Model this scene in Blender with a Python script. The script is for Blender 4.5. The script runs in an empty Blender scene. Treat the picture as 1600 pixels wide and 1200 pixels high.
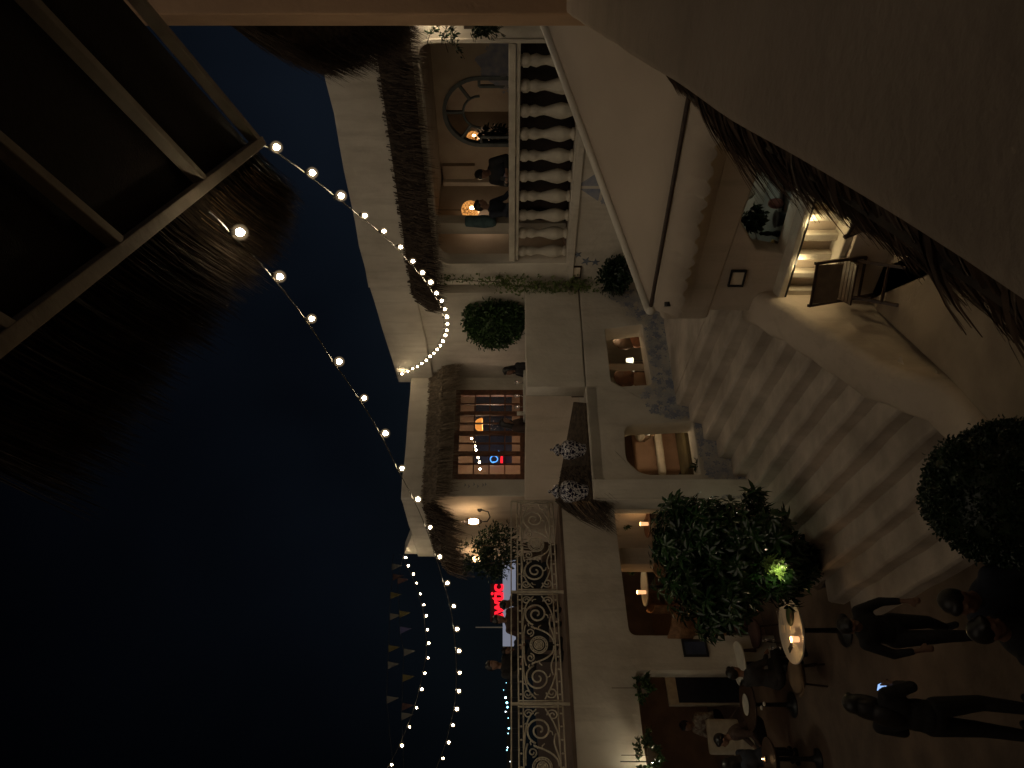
import bpy, bmesh, math, random
from mathutils import Vector, Matrix, Quaternion, noise
import numpy as np
random.seed(7)
R = math.radians
sc = bpy.context.scene
COL = sc.collection
# ------------------------------------------------------------ camera
EYE = 4.6          # metres above the courtyard floor
F = 1109.0         # focal length in photo pixels (1600 px wide, picture lies on its side)
cam_d = bpy.data.cameras.new('camera'); cam = bpy.data.objects.new('camera', cam_d)
COL.objects.link(cam); sc.camera = cam
cam_d.sensor_width = 36.0; cam_d.lens = 36.0*F/1600.0
cam_d.shift_x = 3.0/1600.0
cam_d.clip_start = 0.05; cam_d.clip_end = 2000
cam.matrix_world = Matrix(((0,1,0,0),(0,0,-1,0),(-1,0,0,EYE),(0,0,0,1)))
sc.render.resolution_x = 1024; sc.render.resolution_y = 768
sc.view_settings.view_transform = 'Standard'; sc.view_settings.look = 'None'
sc.view_settings.exposure = 0.0; sc.view_settings.gamma = 1.0
# ------------------------------------------------------------ night sky
w = bpy.data.worlds.new('World'); sc.world = w; w.use_nodes = True
nt = w.node_tree; nt.nodes.clear()
wo = nt.nodes.new('ShaderNodeOutputWorld'); bg = nt.nodes.new('ShaderNodeBackground')
tc = nt.nodes.new('ShaderNodeTexCoord'); sep = nt.nodes.new('ShaderNodeSeparateXYZ')
nt.links.new(tc.outputs['Generated'], sep.inputs[0])
mz = nt.nodes.new('ShaderNodeMapRange'); mz.inputs['From Min'].default_value = 0.0; mz.inputs['From Max'].default_value = 0.62
nt.links.new(sep.outputs['Z'], mz.inputs['Value'])
rmp = nt.nodes.new('ShaderNodeValToRGB')
rmp.color_ramp.elements[0].color = (0.0036,0.0054,0.0070,1)
rmp.color_ramp.elements[1].color = (0.0004,0.0005,0.0010,1); rmp.color_ramp.elements[1].position = 1.0
e = rmp.color_ramp.elements.new(0.35); e.color = (0.0019,0.0029,0.0048,1)
nt.links.new(mz.outputs[0], rmp.inputs[0])
mx = nt.nodes.new('ShaderNodeMapRange'); mx.inputs['From Min'].default_value = -0.5; mx.inputs['From Max'].default_value = 0.38
mx.inputs['To Min'].default_value = 0.30; mx.inputs['To Max'].default_value = 2.1
nt.links.new(sep.outputs['X'], mx.inputs['Value'])
ns = nt.nodes.new('ShaderNodeTexNoise'); ns.inputs['Scale'].default_value = 2.5; ns.inputs['Detail'].default_value = 3
nt.links.new(tc.outputs['Generated'], ns.inputs['Vector'])
mn = nt.nodes.new('ShaderNodeMapRange'); mn.inputs['From Min'].default_value = 0.3; mn.inputs['From Max'].default_value = 0.7
mn.inputs['To Min'].default_value = 0.6; mn.inputs['To Max'].default_value = 1.35
nt.links.new(ns.outputs['Fac'], mn.inputs['Value'])
mm = nt.nodes.new('ShaderNodeMath'); mm.operation = 'MULTIPLY'
nt.links.new(mx.outputs[0], mm.inputs[0]); nt.links.new(mn.outputs[0], mm.inputs[1])
nt.links.new(rmp.outputs[0], bg.inputs['Color']); nt.links.new(mm.outputs[0], bg.inputs['Strength'])
nt.links.new(bg.outputs[0], wo.inputs[0])
# faint warm night glow (very soft, from behind and above the camera)
sun_d = bpy.data.lights.new('night_glow', 'SUN'); sun_d.energy = 0.45; sun_d.angle = R(100); sun_d.color = (1.0,0.83,0.64)
sun = bpy.data.objects.new('night_glow', sun_d); COL.objects.link(sun)
sun.rotation_euler = Vector((0.35,0.80,-0.48)).to_track_quat('-Z','Y').to_euler()

# ------------------------------------------------------------ helpers
def px(x, y, Y):                      # photo pixel at distance Y along the view axis
    return Vector(((600.0-y)/F*Y, Y, EYE-(x-797.0)/F*Y))
def on_z(x, y, z):                    # photo pixel on a horizontal level
    Y = (EYE-z)*F/(x-797.0); return px(x, y, Y)
def ray(x, y): return Vector(((600.0-y)/F, 1.0, -(x-797.0)/F))
def on_plane(x, y, p0, n):
    d = ray(x, y); o = Vector((0,0,EYE)); t = (Vector(p0)-o).dot(n)/d.dot(n); return o+d*t

MATS = {}
def mat(name, col, rough=0.7, col2=None, scale=8.0, bump=0.0, bscale=30.0, metal=0.0, emit=None, es=0.0, detail=4, spec=None, stretch=None, trans=0.0, sheen=0.0, thr=(0.35,0.65)):
    if name in MATS: return MATS[name]
    m = bpy.data.materials.new(name); m.use_nodes = True; t = m.node_tree; b = t.nodes['Principled BSDF']
    b.inputs['Base Color'].default_value = (*col,1); b.inputs['Roughness'].default_value = rough; b.inputs['Metallic'].default_value = metal
    if spec is not None: b.inputs['Specular IOR Level'].default_value = spec
    if trans: b.inputs['Transmission Weight'].default_value = trans
    tcn = t.nodes.new('ShaderNodeTexCoord'); vec = tcn.outputs['Object']
    if stretch:
        mp = t.nodes.new('ShaderNodeMapping'); mp.inputs['Scale'].default_value = stretch
        t.links.new(vec, mp.inputs[0]); vec = mp.outputs[0]
    if col2:
        n = t.nodes.new('ShaderNodeTexNoise'); n.inputs['Scale'].default_value = scale; n.inputs['Detail'].default_value = detail
        t.links.new(vec, n.inputs['Vector'])
        r = t.nodes.new('ShaderNodeValToRGB'); r.color_ramp.elements[0].color = (*col,1); r.color_ramp.elements[1].color = (*col2,1)
        r.color_ramp.elements[0].position = thr[0]; r.color_ramp.elements[1].position = thr[1]
        t.links.new(n.outputs['Fac'], r.inputs[0]); t.links.new(r.outputs[0], b.inputs['Base Color'])
    if bump:
        n2 = t.nodes.new('ShaderNodeTexNoise'); n2.inputs['Scale'].default_value = bscale; n2.inputs['Detail'].default_value = 5
        t.links.new(vec, n2.inputs['Vector'])
        bp = t.nodes.new('ShaderNodeBump'); bp.inputs['Strength'].default_value = bump; bp.inputs['Distance'].default_value = 0.02
        t.links.new(n2.outputs['Fac'], bp.inputs['Height']); t.links.new(bp.outputs[0], b.inputs['Normal'])
    if emit:
        b.inputs['Emission Color'].default_value = (*emit,1); b.inputs['Emission Strength'].default_value = es
    MATS[name] = m; return m
M_wall = mat('plaster', (0.62,0.57,0.49), 0.9, (0.40,0.355,0.29), 1.5, 0.6, 10, thr=(0.36,0.80), detail=10)
M_wall2 = mat('warm_plaster', (0.56,0.47,0.38), 0.9, (0.46,0.38,0.30), 1.8, 0.4, 12, thr=(0.3,0.75))
M_near = mat('parapet_plaster', (0.52,0.42,0.33), 0.92, (0.43,0.34,0.27), 3.0, 0.5, 30, thr=(0.3,0.8))
M_step = mat('worn_plaster_steps', (0.58,0.50,0.42), 0.9, (0.30,0.255,0.21), 1.6, 0.6, 9, detail=8, thr=(0.35,0.75))
M_floor = mat('terracotta_floor', (0.16,0.11,0.08), 0.75, (0.09,0.062,0.047), 2.2, 0.4, 12)
M_beam = mat('painted_beam', (0.52,0.46,0.38), 0.75, (0.38,0.33,0.27), 6, 0.3, 25, stretch=(1,1,1))
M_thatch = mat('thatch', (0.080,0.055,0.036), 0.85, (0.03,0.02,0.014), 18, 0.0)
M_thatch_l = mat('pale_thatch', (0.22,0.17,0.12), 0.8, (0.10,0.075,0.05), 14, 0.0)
M_straw = mat('dry_straw', (0.34,0.22,0.12), 0.45, (0.16,0.10,0.055), 30)
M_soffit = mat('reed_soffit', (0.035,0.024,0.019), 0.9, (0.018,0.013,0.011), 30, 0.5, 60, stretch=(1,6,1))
M_wood = mat('red_brown_wood', (0.17,0.070,0.035), 0.5, (0.09,0.035,0.02), 12, 0.2, 30)
M_dwood = mat('dark_wood', (0.055,0.03,0.02), 0.5, (0.03,0.017,0.012), 12, 0.2, 30)
M_iron = mat('cream_iron', (0.62,0.56,0.45), 0.5, (0.44,0.39,0.31), 9)
M_bal = mat('cream_baluster', (0.56,0.51,0.42), 0.7, (0.44,0.39,0.32), 6, 0.2, 30)
M_blueframe = mat('blue_grey_frame', (0.10,0.13,0.14), 0.6, (0.07,0.09,0.10), 8)
M_mural = mat('blue_mural_paint', (0.17,0.20,0.30), 0.9, (0.34,0.34,0.36), 7, thr=(0.3,0.7))
M_mural2 = mat('blue_mural_wash', (0.34,0.34,0.37), 0.9, (0.52,0.49,0.44), 5, thr=(0.35,0.65))
M_leaf = mat('leaf_green', (0.045,0.095,0.022), 0.45, (0.020,0.045,0.012), 5)
M_leafd = mat('dark_leaf', (0.018,0.040,0.014), 0.30, (0.010,0.022,0.008), 6)
M_leafg = mat('plumeria_leaf', (0.030,0.070,0.022), 0.18, (0.012,0.034,0.010), 4, spec=0.7)
M_leafy = mat('vine_leaf', (0.12,0.16,0.035), 0.6, (0.07,0.10,0.02), 5)
M_bark = mat('bark', (0.14,0.10,0.07), 0.9, (0.07,0.05,0.035), 12, 0.5, 30)
M_awn = mat('awning_canvas', (0.50,0.42,0.34), 0.85, (0.43,0.36,0.29), 1.5, 0.15, 60, thr=(0.3,0.8))
M_tube = mat('white_metal_tube', (0.66,0.62,0.54), 0.45)
M_black = mat('black_iron', (0.012,0.012,0.013), 0.45)
M_jar = None
M_white = mat('white_marble', (0.62,0.58,0.50), 0.35, (0.5,0.47,0.41), 7)
M_paper = mat('cream_paper', (0.70,0.60,0.46), 0.8)
M_skin = mat('skin', (0.20,0.11,0.075), 0.55)
M_hair = mat('black_hair', (0.008,0.006,0.006), 0.4)
M_clothk = mat('black_cloth', (0.010,0.009,0.010), 0.85, (0.018,0.016,0.017), 20)
M_clothn = mat('navy_cloth', (0.010,0.013,0.024), 0.85, (0.016,0.02,0.035), 20)
M_clothb = mat('brown_cloth', (0.06,0.035,0.028), 0.85, (0.04,0.022,0.018), 20)
M_clothc = mat('cream_cloth', (0.46,0.40,0.31), 0.85, (0.38,0.33,0.26), 12)
M_pink = mat('terracotta_cushion', (0.33,0.20,0.13), 0.85, (0.26,0.155,0.10), 6)
M_mauve = mat('mauve_cushion', (0.12,0.065,0.055), 0.9, (0.09,0.05,0.042), 6)
M_teal = mat('teal_cloth', (0.09,0.15,0.16), 0.9, (0.05,0.09,0.10), 9)
M_grey = mat('grey_steel_counter', (0.22,0.22,0.20), 0.5, (0.15,0.15,0.14), 5)
M_duct = mat('white_duct', (0.60,0.60,0.54), 0.5)
M_glassc = mat('clear_glass', (0.9,0.9,0.9), 0.03, trans=1.0)
M_pane = None
M_bulb = mat('bulb_glow', (1,1,1), 0.3, emit=(1.0,0.80,0.50), es=90.0)
M_candle = mat('candle_flame_glow', (1,0.9,0.7), 0.5, emit=(1.0,0.55,0.24), es=14.0)
M_lampw = mat('lantern_glow', (1,1,1), 0.5, emit=(1.0,0.66,0.32), es=16.0)
M_screen = mat('phone_screen', (0.1,0.1,0.1), 0.3, (0.2,0.2,0.2), 40, emit=(0.28,0.46,0.85), es=1.3)
M_red = mat('red_letter_glow', (0.8,0.02,0.04), 0.5, emit=(1.0,0.012,0.03), es=1.3)
M_panelw = mat('pale_lit_panel', (0.4,0.42,0.5), 0.6, emit=(0.30,0.34,0.46), es=0.42)
M_dark = mat('dark_land', (0.006,0.007,0.008), 0.95, (0.010,0.011,0.012), 0.3)
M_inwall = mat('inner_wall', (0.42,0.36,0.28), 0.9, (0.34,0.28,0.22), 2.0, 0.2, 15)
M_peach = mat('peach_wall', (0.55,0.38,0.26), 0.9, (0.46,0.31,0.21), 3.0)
M_night = mat('dark_blue_panel', (0.03,0.045,0.095), 0.5, (0.05,0.065,0.12), 6)
M_pot = mat('clay_pot', (0.20,0.15,0.11), 0.8, (0.13,0.10,0.075), 8)
M_star = mat('painted_starfish_blue', (0.14,0.16,0.20), 0.9)

def stain(m, amt=.45, sc_=(3.2,3.2,.45), lo=.50, hi=.78):    # rain streaks and old patches in the plaster
    t = m.node_tree; b = t.nodes['Principled BSDF']; src = b.inputs['Base Color'].links[0].from_socket
    tcn = t.nodes.new('ShaderNodeTexCoord'); mp = t.nodes.new('ShaderNodeMapping'); mp.inputs['Scale'].default_value = sc_; t.links.new(tcn.outputs['Object'],mp.inputs[0])
    n = t.nodes.new('ShaderNodeTexNoise'); n.inputs['Scale'].default_value = 1.6; n.inputs['Detail'].default_value = 8; n.inputs['Roughness'].default_value = .65; t.links.new(mp.outputs[0],n.inputs['Vector'])
    r = t.nodes.new('ShaderNodeMapRange'); r.inputs['From Min'].default_value = lo; r.inputs['From Max'].default_value = hi; r.inputs['To Max'].default_value = amt; t.links.new(n.outputs['Fac'],r.inputs['Value'])
    x = t.nodes.new('ShaderNodeMixRGB'); x.inputs[2].default_value = (.24,.20,.15,1); t.links.new(r.outputs[0],x.inputs[0]); t.links.new(src,x.inputs[1]); t.links.new(x.outputs[0],b.inputs['Base Color'])
for m_ in (M_wall, M_wall2): stain(m_)
stain(M_near, .4, (1.5,1.5,1.5)); stain(M_step, .35, (2.2,2.2,1.5), .42, .7)
def mk_jar():
    m = bpy.data.materials.new('blue_white_porcelain'); m.use_nodes = True; t = m.node_tree; b = t.nodes['Principled BSDF']
    tcn = t.nodes.new('ShaderNodeTexCoord')
    v = t.nodes.new('ShaderNodeTexVoronoi'); v.feature = 'DISTANCE_TO_EDGE'; v.inputs['Scale'].default_value = 17
    n = t.nodes.new('ShaderNodeTexNoise'); n.inputs['Scale'].default_value = 30
    a = t.nodes.new('ShaderNodeMixRGB'); a.inputs[0].default_value = 0.08
    t.links.new(tcn.outputs['Object'], a.inputs[1]); t.links.new(n.outputs['Color'], a.inputs[2]); t.links.new(tcn.outputs['Object'], n.inputs['Vector'])
    t.links.new(a.outputs[0], v.inputs['Vector'])
    r = t.nodes.new('ShaderNodeValToRGB'); r.color_ramp.interpolation = 'EASE'
    r.color_ramp.elements[0].color = (0.62,0.60,0.62,1); r.color_ramp.elements[1].color = (0.012,0.012,0.035,1)
    r.color_ramp.elements[0].position = 0.05; r.color_ramp.elements[1].position = 0.11
    t.links.new(v.outputs['Distance'], r.inputs[0]); t.links.new(r.outputs[0], b.inputs['Base Color'])
    b.inputs['Roughness'].default_value = 0.15; return m
M_jar = mk_jar()
def mk_rattan():
    m = bpy.data.materials.new('glowing_rattan'); m.use_nodes = True; t = m.node_tree; b = t.nodes['Principled BSDF']
    tcn = t.nodes.new('ShaderNodeTexCoord')
    v = t.nodes.new('ShaderNodeTexVoronoi'); v.feature = 'DISTANCE_TO_EDGE'; v.inputs['Scale'].default_value = 24
    t.links.new(tcn.outputs['Object'], v.inputs['Vector'])
    r = t.nodes.new('ShaderNodeValToRGB')
    r.color_ramp.elements[0].color = (0.10,0.028,0.006,1); r.color_ramp.elements[1].color = (1.0,0.42,0.10,1)
    r.color_ramp.elements[0].position = 0.02; r.color_ramp.elements[1].position = 0.16
    t.links.new(v.outputs['Distance'], r.inputs[0]); t.links.new(r.outputs[0], b.inputs['Emission Color'])
    b.inputs['Base Color'].default_value = (0.3,0.16,0.06,1); b.inputs['Emission Strength'].default_value = 0.95
    return m
M_rattan = mk_rattan()
def mk_pane():
    m = bpy.data.materials.new('window_glass'); m.use_nodes = True; t = m.node_tree; t.nodes.clear()
    o = t.nodes.new('ShaderNodeOutputMaterial'); mixs = t.nodes.new('ShaderNodeMixShader'); tr = t.nodes.new('ShaderNodeBsdfTransparent'); g = t.nodes.new('ShaderNodeBsdfGlossy')
    fr = t.nodes.new('ShaderNodeFresnel'); fr.inputs[0].default_value = 1.5
    g.inputs['Roughness'].default_value = 0.03; tr.inputs[0].default_value = (0.9,0.9,0.92,1)
    t.links.new(fr.outputs[0], mixs.inputs[0]); t.links.new(tr.outputs[0], mixs.inputs[1]); t.links.new(g.outputs[0], mixs.inputs[2]); t.links.new(mixs.outputs[0], o.inputs[0])
    return m
M_pane = mk_pane()
def mk_halo():      # painted halo: clear shell with its own glow, fading towards the rim
    m = bpy.data.materials.new('bulb_halo_shell'); m.use_nodes = True; t = m.node_tree; t.nodes.clear()
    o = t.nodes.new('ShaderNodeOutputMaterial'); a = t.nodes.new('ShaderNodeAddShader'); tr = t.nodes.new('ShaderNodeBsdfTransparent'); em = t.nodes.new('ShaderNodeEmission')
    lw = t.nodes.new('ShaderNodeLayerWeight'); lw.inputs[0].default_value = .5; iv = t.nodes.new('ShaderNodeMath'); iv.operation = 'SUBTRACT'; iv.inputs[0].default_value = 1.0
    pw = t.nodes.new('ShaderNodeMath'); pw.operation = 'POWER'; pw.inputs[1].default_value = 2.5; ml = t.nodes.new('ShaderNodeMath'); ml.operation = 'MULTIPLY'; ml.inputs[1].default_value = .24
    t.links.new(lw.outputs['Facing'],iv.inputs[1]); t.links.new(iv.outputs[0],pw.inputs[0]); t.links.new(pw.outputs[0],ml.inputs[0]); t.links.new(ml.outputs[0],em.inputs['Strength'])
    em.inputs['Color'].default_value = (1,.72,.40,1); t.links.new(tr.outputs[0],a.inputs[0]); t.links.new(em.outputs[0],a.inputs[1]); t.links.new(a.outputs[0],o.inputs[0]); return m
M_halo = mk_halo()

def wloc(o):
    v = Vector(o.location)
    if o.parent: v += wloc(o.parent)
    return v
def tag(o, label=None, cat=None, group=None, kind=None):
    if label: o['label'] = label
    if cat: o['category'] = cat
    if group: o['group'] = group
    if kind: o['kind'] = kind
    return o
def thing(name, label, cat, loc=(0,0,0), group=None):
    o = bpy.data.objects.new(name, None); COL.objects.link(o); o.location = loc; o.empty_display_size = 0.1
    return tag(o, label, cat, group)
def link_mesh(name, me, m, parent=None, origin=None, smooth=False):
    o = bpy.data.objects.new(name, me); COL.objects.link(o)
    off = wloc(parent) if parent else Vector((0,0,0))
    if parent is None or origin is not None:
        og = Vector(origin) if origin is not None else None
        if og is None and len(me.vertices):
            co = np.empty(len(me.vertices)*3); me.vertices.foreach_get('co', co); co = co.reshape(-1,3)
            og = Vector(((co[:,0].min()+co[:,0].max())/2, (co[:,1].min()+co[:,1].max())/2, co[:,2].min()))
        og = og or Vector((0,0,0))
        me.transform(Matrix.Translation(-og)); o.location = og-off
    else:
        me.transform(Matrix.Translation(-off))
    if parent: o.parent = parent
    if m is not None:
        me.materials.clear(); me.materials.append(m)
    if smooth:
        me.polygons.foreach_set('use_smooth', [True]*len(me.polygons))
    return o
def copy_tree(o, parent=None):
    c = o.copy(); COL.objects.link(c); c.parent = parent
    for ch in list(o.children): copy_tree(ch, c)
    return c

class MB:
    def __init__(s): s.v = []; s.f = []
    def add(s, vs, fs):
        b = len(s.v); s.v += [tuple(v) for v in vs]; s.f += [tuple(b+i for i in f) for f in fs]; return s
    def box(s, c, size, rz=0.0, top=1.0, M=None):
        x,y,z = [a/2 for a in size]; vs = []
        for dz in (-1,1):
            k = top if dz > 0 else 1.0
            for dx,dy in ((-1,-1),(1,-1),(1,1),(-1,1)): vs.append(Vector((dx*x*k, dy*y*k, dz*z)))
        Q = Matrix.Rotation(rz,3,'Z') if M is None else M
        vs = [Q@v+Vector(c) for v in vs]
        return s.add(vs, [(0,3,2,1),(4,5,6,7),(0,1,5,4),(1,2,6,5),(2,3,7,6),(3,0,4,7)])
    def bar(s, a, b, wd, ht=None, up=(0,0,1)):
        a = Vector(a); b = Vector(b); ht = ht or wd; d = b-a; L = d.length; d.normalize(); u = Vector(up)
        sd = d.cross(u)
        if sd.length < 1e-4: sd = d.cross(Vector((1,0,0)))
        sd.normalize(); u = sd.cross(d).normalized()
        Mx = Matrix((sd, d, u)).transposed()
        return s.box((a+b)/2, (wd, L, ht), M=Mx)
    def tube(s, pts, r, n=6, cap=True):
        pts = [Vector(p) for p in pts]; N = len(pts)
        rr = r if isinstance(r,(list,tuple)) else [r]*N
        vs = []; prev = None
        for i,p in enumerate(pts):
            d = (pts[min(i+1,N-1)]-pts[max(i-1,0)])
            if d.length < 1e-9: d = Vector((0,0,1))
            d.normalize()
            if prev is None:
                a = Vector((0,0,1)) if abs(d.z) < 0.9 else Vector((1,0,0)); u = d.cross(a).normalized()
            else:
                u = prev-d*prev.dot(d)
                u = u.normalized() if u.length > 1e-6 else d.orthogonal().normalized()
            prev = u; v = d.cross(u)
            for k in range(n):
                a = 2*math.pi*k/n; vs.append(p+(u*math.cos(a)+v*math.sin(a))*rr[i])
        fs = []
        for i in range(N-1):
            for k in range(n):
                k2 = (k+1)%n; fs.append((i*n+k, i*n+k2, (i+1)*n+k2, (i+1)*n+k))
        if cap: fs.append(tuple(range(n-1,-1,-1))); fs.append(tuple((N-1)*n+k for k in range(n)))
        return s.add(vs, fs)
    def lathe(s, prof, c=(0,0,0), n=20, axis=None):
        c = Vector(c); vs = []; N = len(prof)
        for r,z in prof:
            for k in range(n):
                a = 2*math.pi*k/n; p = Vector((r*math.cos(a), r*math.sin(a), z))
                if axis is not None: p = axis@p
                vs.append(p+c)
        fs = [(i*n+k, i*n+(k+1)%n, (i+1)*n+(k+1)%n, (i+1)*n+k) for i in range(N-1) for k in range(n)]
        if prof[0][0] > 1e-5: fs.append(tuple(range(n-1,-1,-1)))
        if prof[-1][0] > 1e-5: fs.append(tuple((N-1)*n+k for k in range(n)))
        return s.add(vs, fs)
    def ell(s, c, rad, n=14, m=9, M=None):
        c = Vector(c); rad = rad if hasattr(rad,'__len__') else (rad,rad,rad); vs = []; 
        for i in range(m+1):
            t = math.pi*i/m
            for k in range(n):
                a = 2*math.pi*k/n; p = Vector((rad[0]*math.sin(t)*math.cos(a), rad[1]*math.sin(t)*math.sin(a), rad[2]*math.cos(t)))
                if M is not None: p = M@p
                vs.append(p+c)
        fs = [(i*n+k, (i+1)*n+k, (i+1)*n+(k+1)%n, i*n+(k+1)%n) for i in range(m) for k in range(n)]
        return s.add(vs, fs)
    def cap(s, a, b, r1, r2):          # tapered limb with round ends
        s.tube([a,b],[r1,r2],12); s.ell(a,r1,12,8); s.ell(b,r2,12,8); return s
    def prism(s, poly, z0, z1):
        n = len(poly); zz0 = z0 if hasattr(z0,'__len__') else [z0]*n; zz1 = z1 if hasattr(z1,'__len__') else [z1]*n
        vs = [(p[0],p[1],zz0[i]) for i,p in enumerate(poly)]+[(p[0],p[1],zz1[i]) for i,p in enumerate(poly)]
        fs = [tuple(range(n-1,-1,-1)), tuple(range(n,2*n))]+[(i,(i+1)%n,n+(i+1)%n,n+i) for i in range(n)]
        return s.add(vs, fs)
    def leaf(s, p, d, up, L, wd, fold=0.25):
        p = Vector(p); d = Vector(d).normalized(); sd = d.cross(Vector(up))
        if sd.length < 1e-4: sd = d.orthogonal()
        sd.normalize(); nn = sd.cross(d)
        m1 = p+d*L*0.30; m2 = p+d*L*0.68+nn*L*-0.05; tip = p+d*L-nn*L*0.16
        vs = [p, m1-sd*wd*.42+nn*wd*fold, m1, m1+sd*wd*.42+nn*wd*fold, m2-sd*wd*.46+nn*wd*fold, m2, m2+sd*wd*.46+nn*wd*fold, tip]
        return s.add(vs, [(0,2,1),(0,3,2),(1,2,5,4),(2,3,6,5),(4,5,7),(5,6,7)])
    def strand(s, p, d, g, L, wd, seg=3):  # one flat tapering straw, bending with g
        p = Vector(p); d = Vector(d).normalized(); sd = d.cross(Vector((random.uniform(-1,1),random.uniform(-1,1),random.uniform(-1,1))))
        if sd.length < 1e-3: sd = d.orthogonal()
        sd.normalize(); vs = []
        for i in range(seg+1):
            t = i/seg; q = p+d*L*t+Vector(g)*(t*t*L); ww = wd*(1-0.85*t)*0.5
            vs += [q-sd*ww, q+sd*ww]
        return s.add(vs, [(2*i,2*i+1,2*i+3,2*i+2) for i in range(seg)])
    def mesh(s, name='m'):
        me = bpy.data.meshes.new(name); me.from_pydata(s.v, [], s.f); me.update(); return me
    def build(s, name, m, parent=None, smooth=False, origin=None, bevel=0.0, recalc=True):
        me = s.mesh(name)
        if recalc or bevel:
            bm = bmesh.new(); bm.from_mesh(me); bmesh.ops.recalc_face_normals(bm, faces=bm.faces)
            if bevel: bmesh.ops.bevel(bm, geom=list(bm.edges), offset=bevel, segments=3, affect='EDGES', profile=0.6, clamp_overlap=True)
            bm.to_mesh(me); bm.free()
        return link_mesh(name, me, m, parent, origin, smooth)

def remeshed(mb, name, m, parent, voxel=0.012, smooth_it=2):
    me = mb.mesh(name); o = bpy.data.objects.new('tmp', me); COL.objects.link(o)
    md = o.modifiers.new('r','REMESH'); md.mode = 'VOXEL'; md.voxel_size = voxel; md.use_smooth_shade = True
    if smooth_it:
        sm = o.modifiers.new('s','SMOOTH'); sm.iterations = smooth_it; sm.factor = 0.5
    dg = bpy.context.evaluated_depsgraph_get(); dg.update()
    me2 = bpy.data.meshes.new_from_object(o.evaluated_get(dg)); bpy.data.objects.remove(o)
    me2.name = name
    return link_mesh(name, me2, m, parent, smooth=True)

class Wall:                              # vertical plane through two plan points; front faces the camera side
    def __init__(s, A, B, thick=0.22):
        s.A = Vector((A[0],A[1],0)); s.B = Vector((B[0],B[1],0)); s.d = (s.B-s.A).normalized(); s.L = (s.B-s.A).length
        s.n = Vector((s.d.y,-s.d.x,0))
        if s.n.dot(-s.A) < 0: s.n = -s.n      # towards the camera
        s.t = thick
    def P(s, u, z, out=0.0): return s.A+s.d*u+Vector((0,0,z))+s.n*out
    def hit(s, x, y, out=0.0): return on_plane(x, y, s.A+s.n*out, s.n)
    def uz(s, x, y, out=0.0):
        p = s.hit(x, y, out); return ((p-s.A).dot(s.d), p.z)
    def panel(s, name, outer, holes, m, parent, out=0.0, thick=None, bevel=0.0, smooth=False):
        th = thick or s.t
        c = bpy.data.curves.new(name,'CURVE'); c.dimensions = '2D'; c.fill_mode = 'BOTH'
        c.extrude = th/2-bevel; c.bevel_depth = bevel; c.bevel_resolution = 2; c.offset = -bevel
        for poly in [outer]+list(holes):
            sp = c.splines.new('POLY'); sp.points.add(len(poly)-1)
            for i,(u,z) in enumerate(poly): sp.points[i].co = (u,z,0,1)
            sp.use_cyclic_u = True
        o = bpy.data.objects.new('tmp', c); COL.objects.link(o)
        dg = bpy.context.evaluated_depsgraph_get(); dg.update()
        me = bpy.data.meshes.new_from_object(o.evaluated_get(dg)); bpy.data.objects.remove(o); bpy.data.curves.remove(c)
        org = s.A+s.n*(out-th/2)
        Mx = Matrix((( s.d.x,0,s.n.x,org.x),(s.d.y,0,s.n.y,org.y),(0,1,0,org.z),(0,0,0,1)))
        me.transform(Mx)
        bm = bmesh.new(); bm.from_mesh(me); bmesh.ops.remove_doubles(bm, verts=bm.verts, dist=1e-5); bmesh.ops.recalc_face_normals(bm, faces=bm.faces); bm.to_mesh(me); bm.free()
        me.name = name
        return link_mesh(name, me, m, parent, smooth=smooth)
def rect(u0,z0,u1,z1): return [(u0,z0),(u1,z0),(u1,z1),(u0,z1)]
def rounded(poly, rads, n=7):
    out = []; N = len(poly)
    for i in range(N):
        p = Vector((*poly[i],0)); a = Vector((*poly[i-1],0)); b = Vector((*poly[(i+1)%N],0)); r = rads[i]
        if r <= 0: out.append((p.x,p.y)); continue
        pa = p+(a-p).normalized()*r; pb = p+(b-p).normalized()*r
        for k in range(n+1):
            t = k/n; q = pa*(1-t)**2+p*2*t*(1-t)+pb*t*t; out.append((q.x,q.y))
    return out
def wob(poly, amp=0.02, step=0.18, seed=0):   # hand-plastered outline
    out = []; N = len(poly)
    for i in range(N):
        a = Vector((*poly[i],0)); b = Vector((*poly[(i+1)%N],0)); L = (b-a).length; k = max(1,int(L/step))
        for j in range(k):
            p = a.lerp(b, j/k); e = amp if j else 0
            out.append((p.x+e*noise.noise(Vector((p.x*2+seed,p.y*2,1))), p.y+e*noise.noise(Vector((p.x*2,p.y*2+seed,7)))))
    return out

def thatch_row(mb, pts, out, drop, L, n, wd=0.012, jit=0.35, inner=0.0, lj=0.35, rnd=0.05):
    """straws hanging from the polyline pts, leaving along out and falling"""
    pts = [Vector(p) for p in pts]; segs = [(pts[i],pts[i+1],(pts[i+1]-pts[i]).length) for i in range(len(pts)-1)]; T = sum(q[2] for q in segs)
    for k in range(n):
        t = random.random()*T
        for a,b,l in segs:
            if t <= l: break
            t -= l
        al = (b-a).normalized(); p = a.lerp(b, min(1,t/l))
        p = p+Vector((random.uniform(-rnd,rnd),random.uniform(-rnd,rnd),random.uniform(-rnd,rnd)))-Vector(out)*inner*random.random()
        clump = noise.noise(p*5.0)
        d = Vector(out)*(1+random.uniform(-jit,jit)*.5)+Vector((0,0,-drop))*(1+random.uniform(-jit,jit)*.5)+al*(random.uniform(-jit,jit)*.6+clump*.5)
        mb.strand(p, d, (0,0,-0.25-0.3*random.random()), L*(1+random.uniform(-lj,lj)+clump*0.35), wd*random.uniform(.6,1.4))

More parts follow.
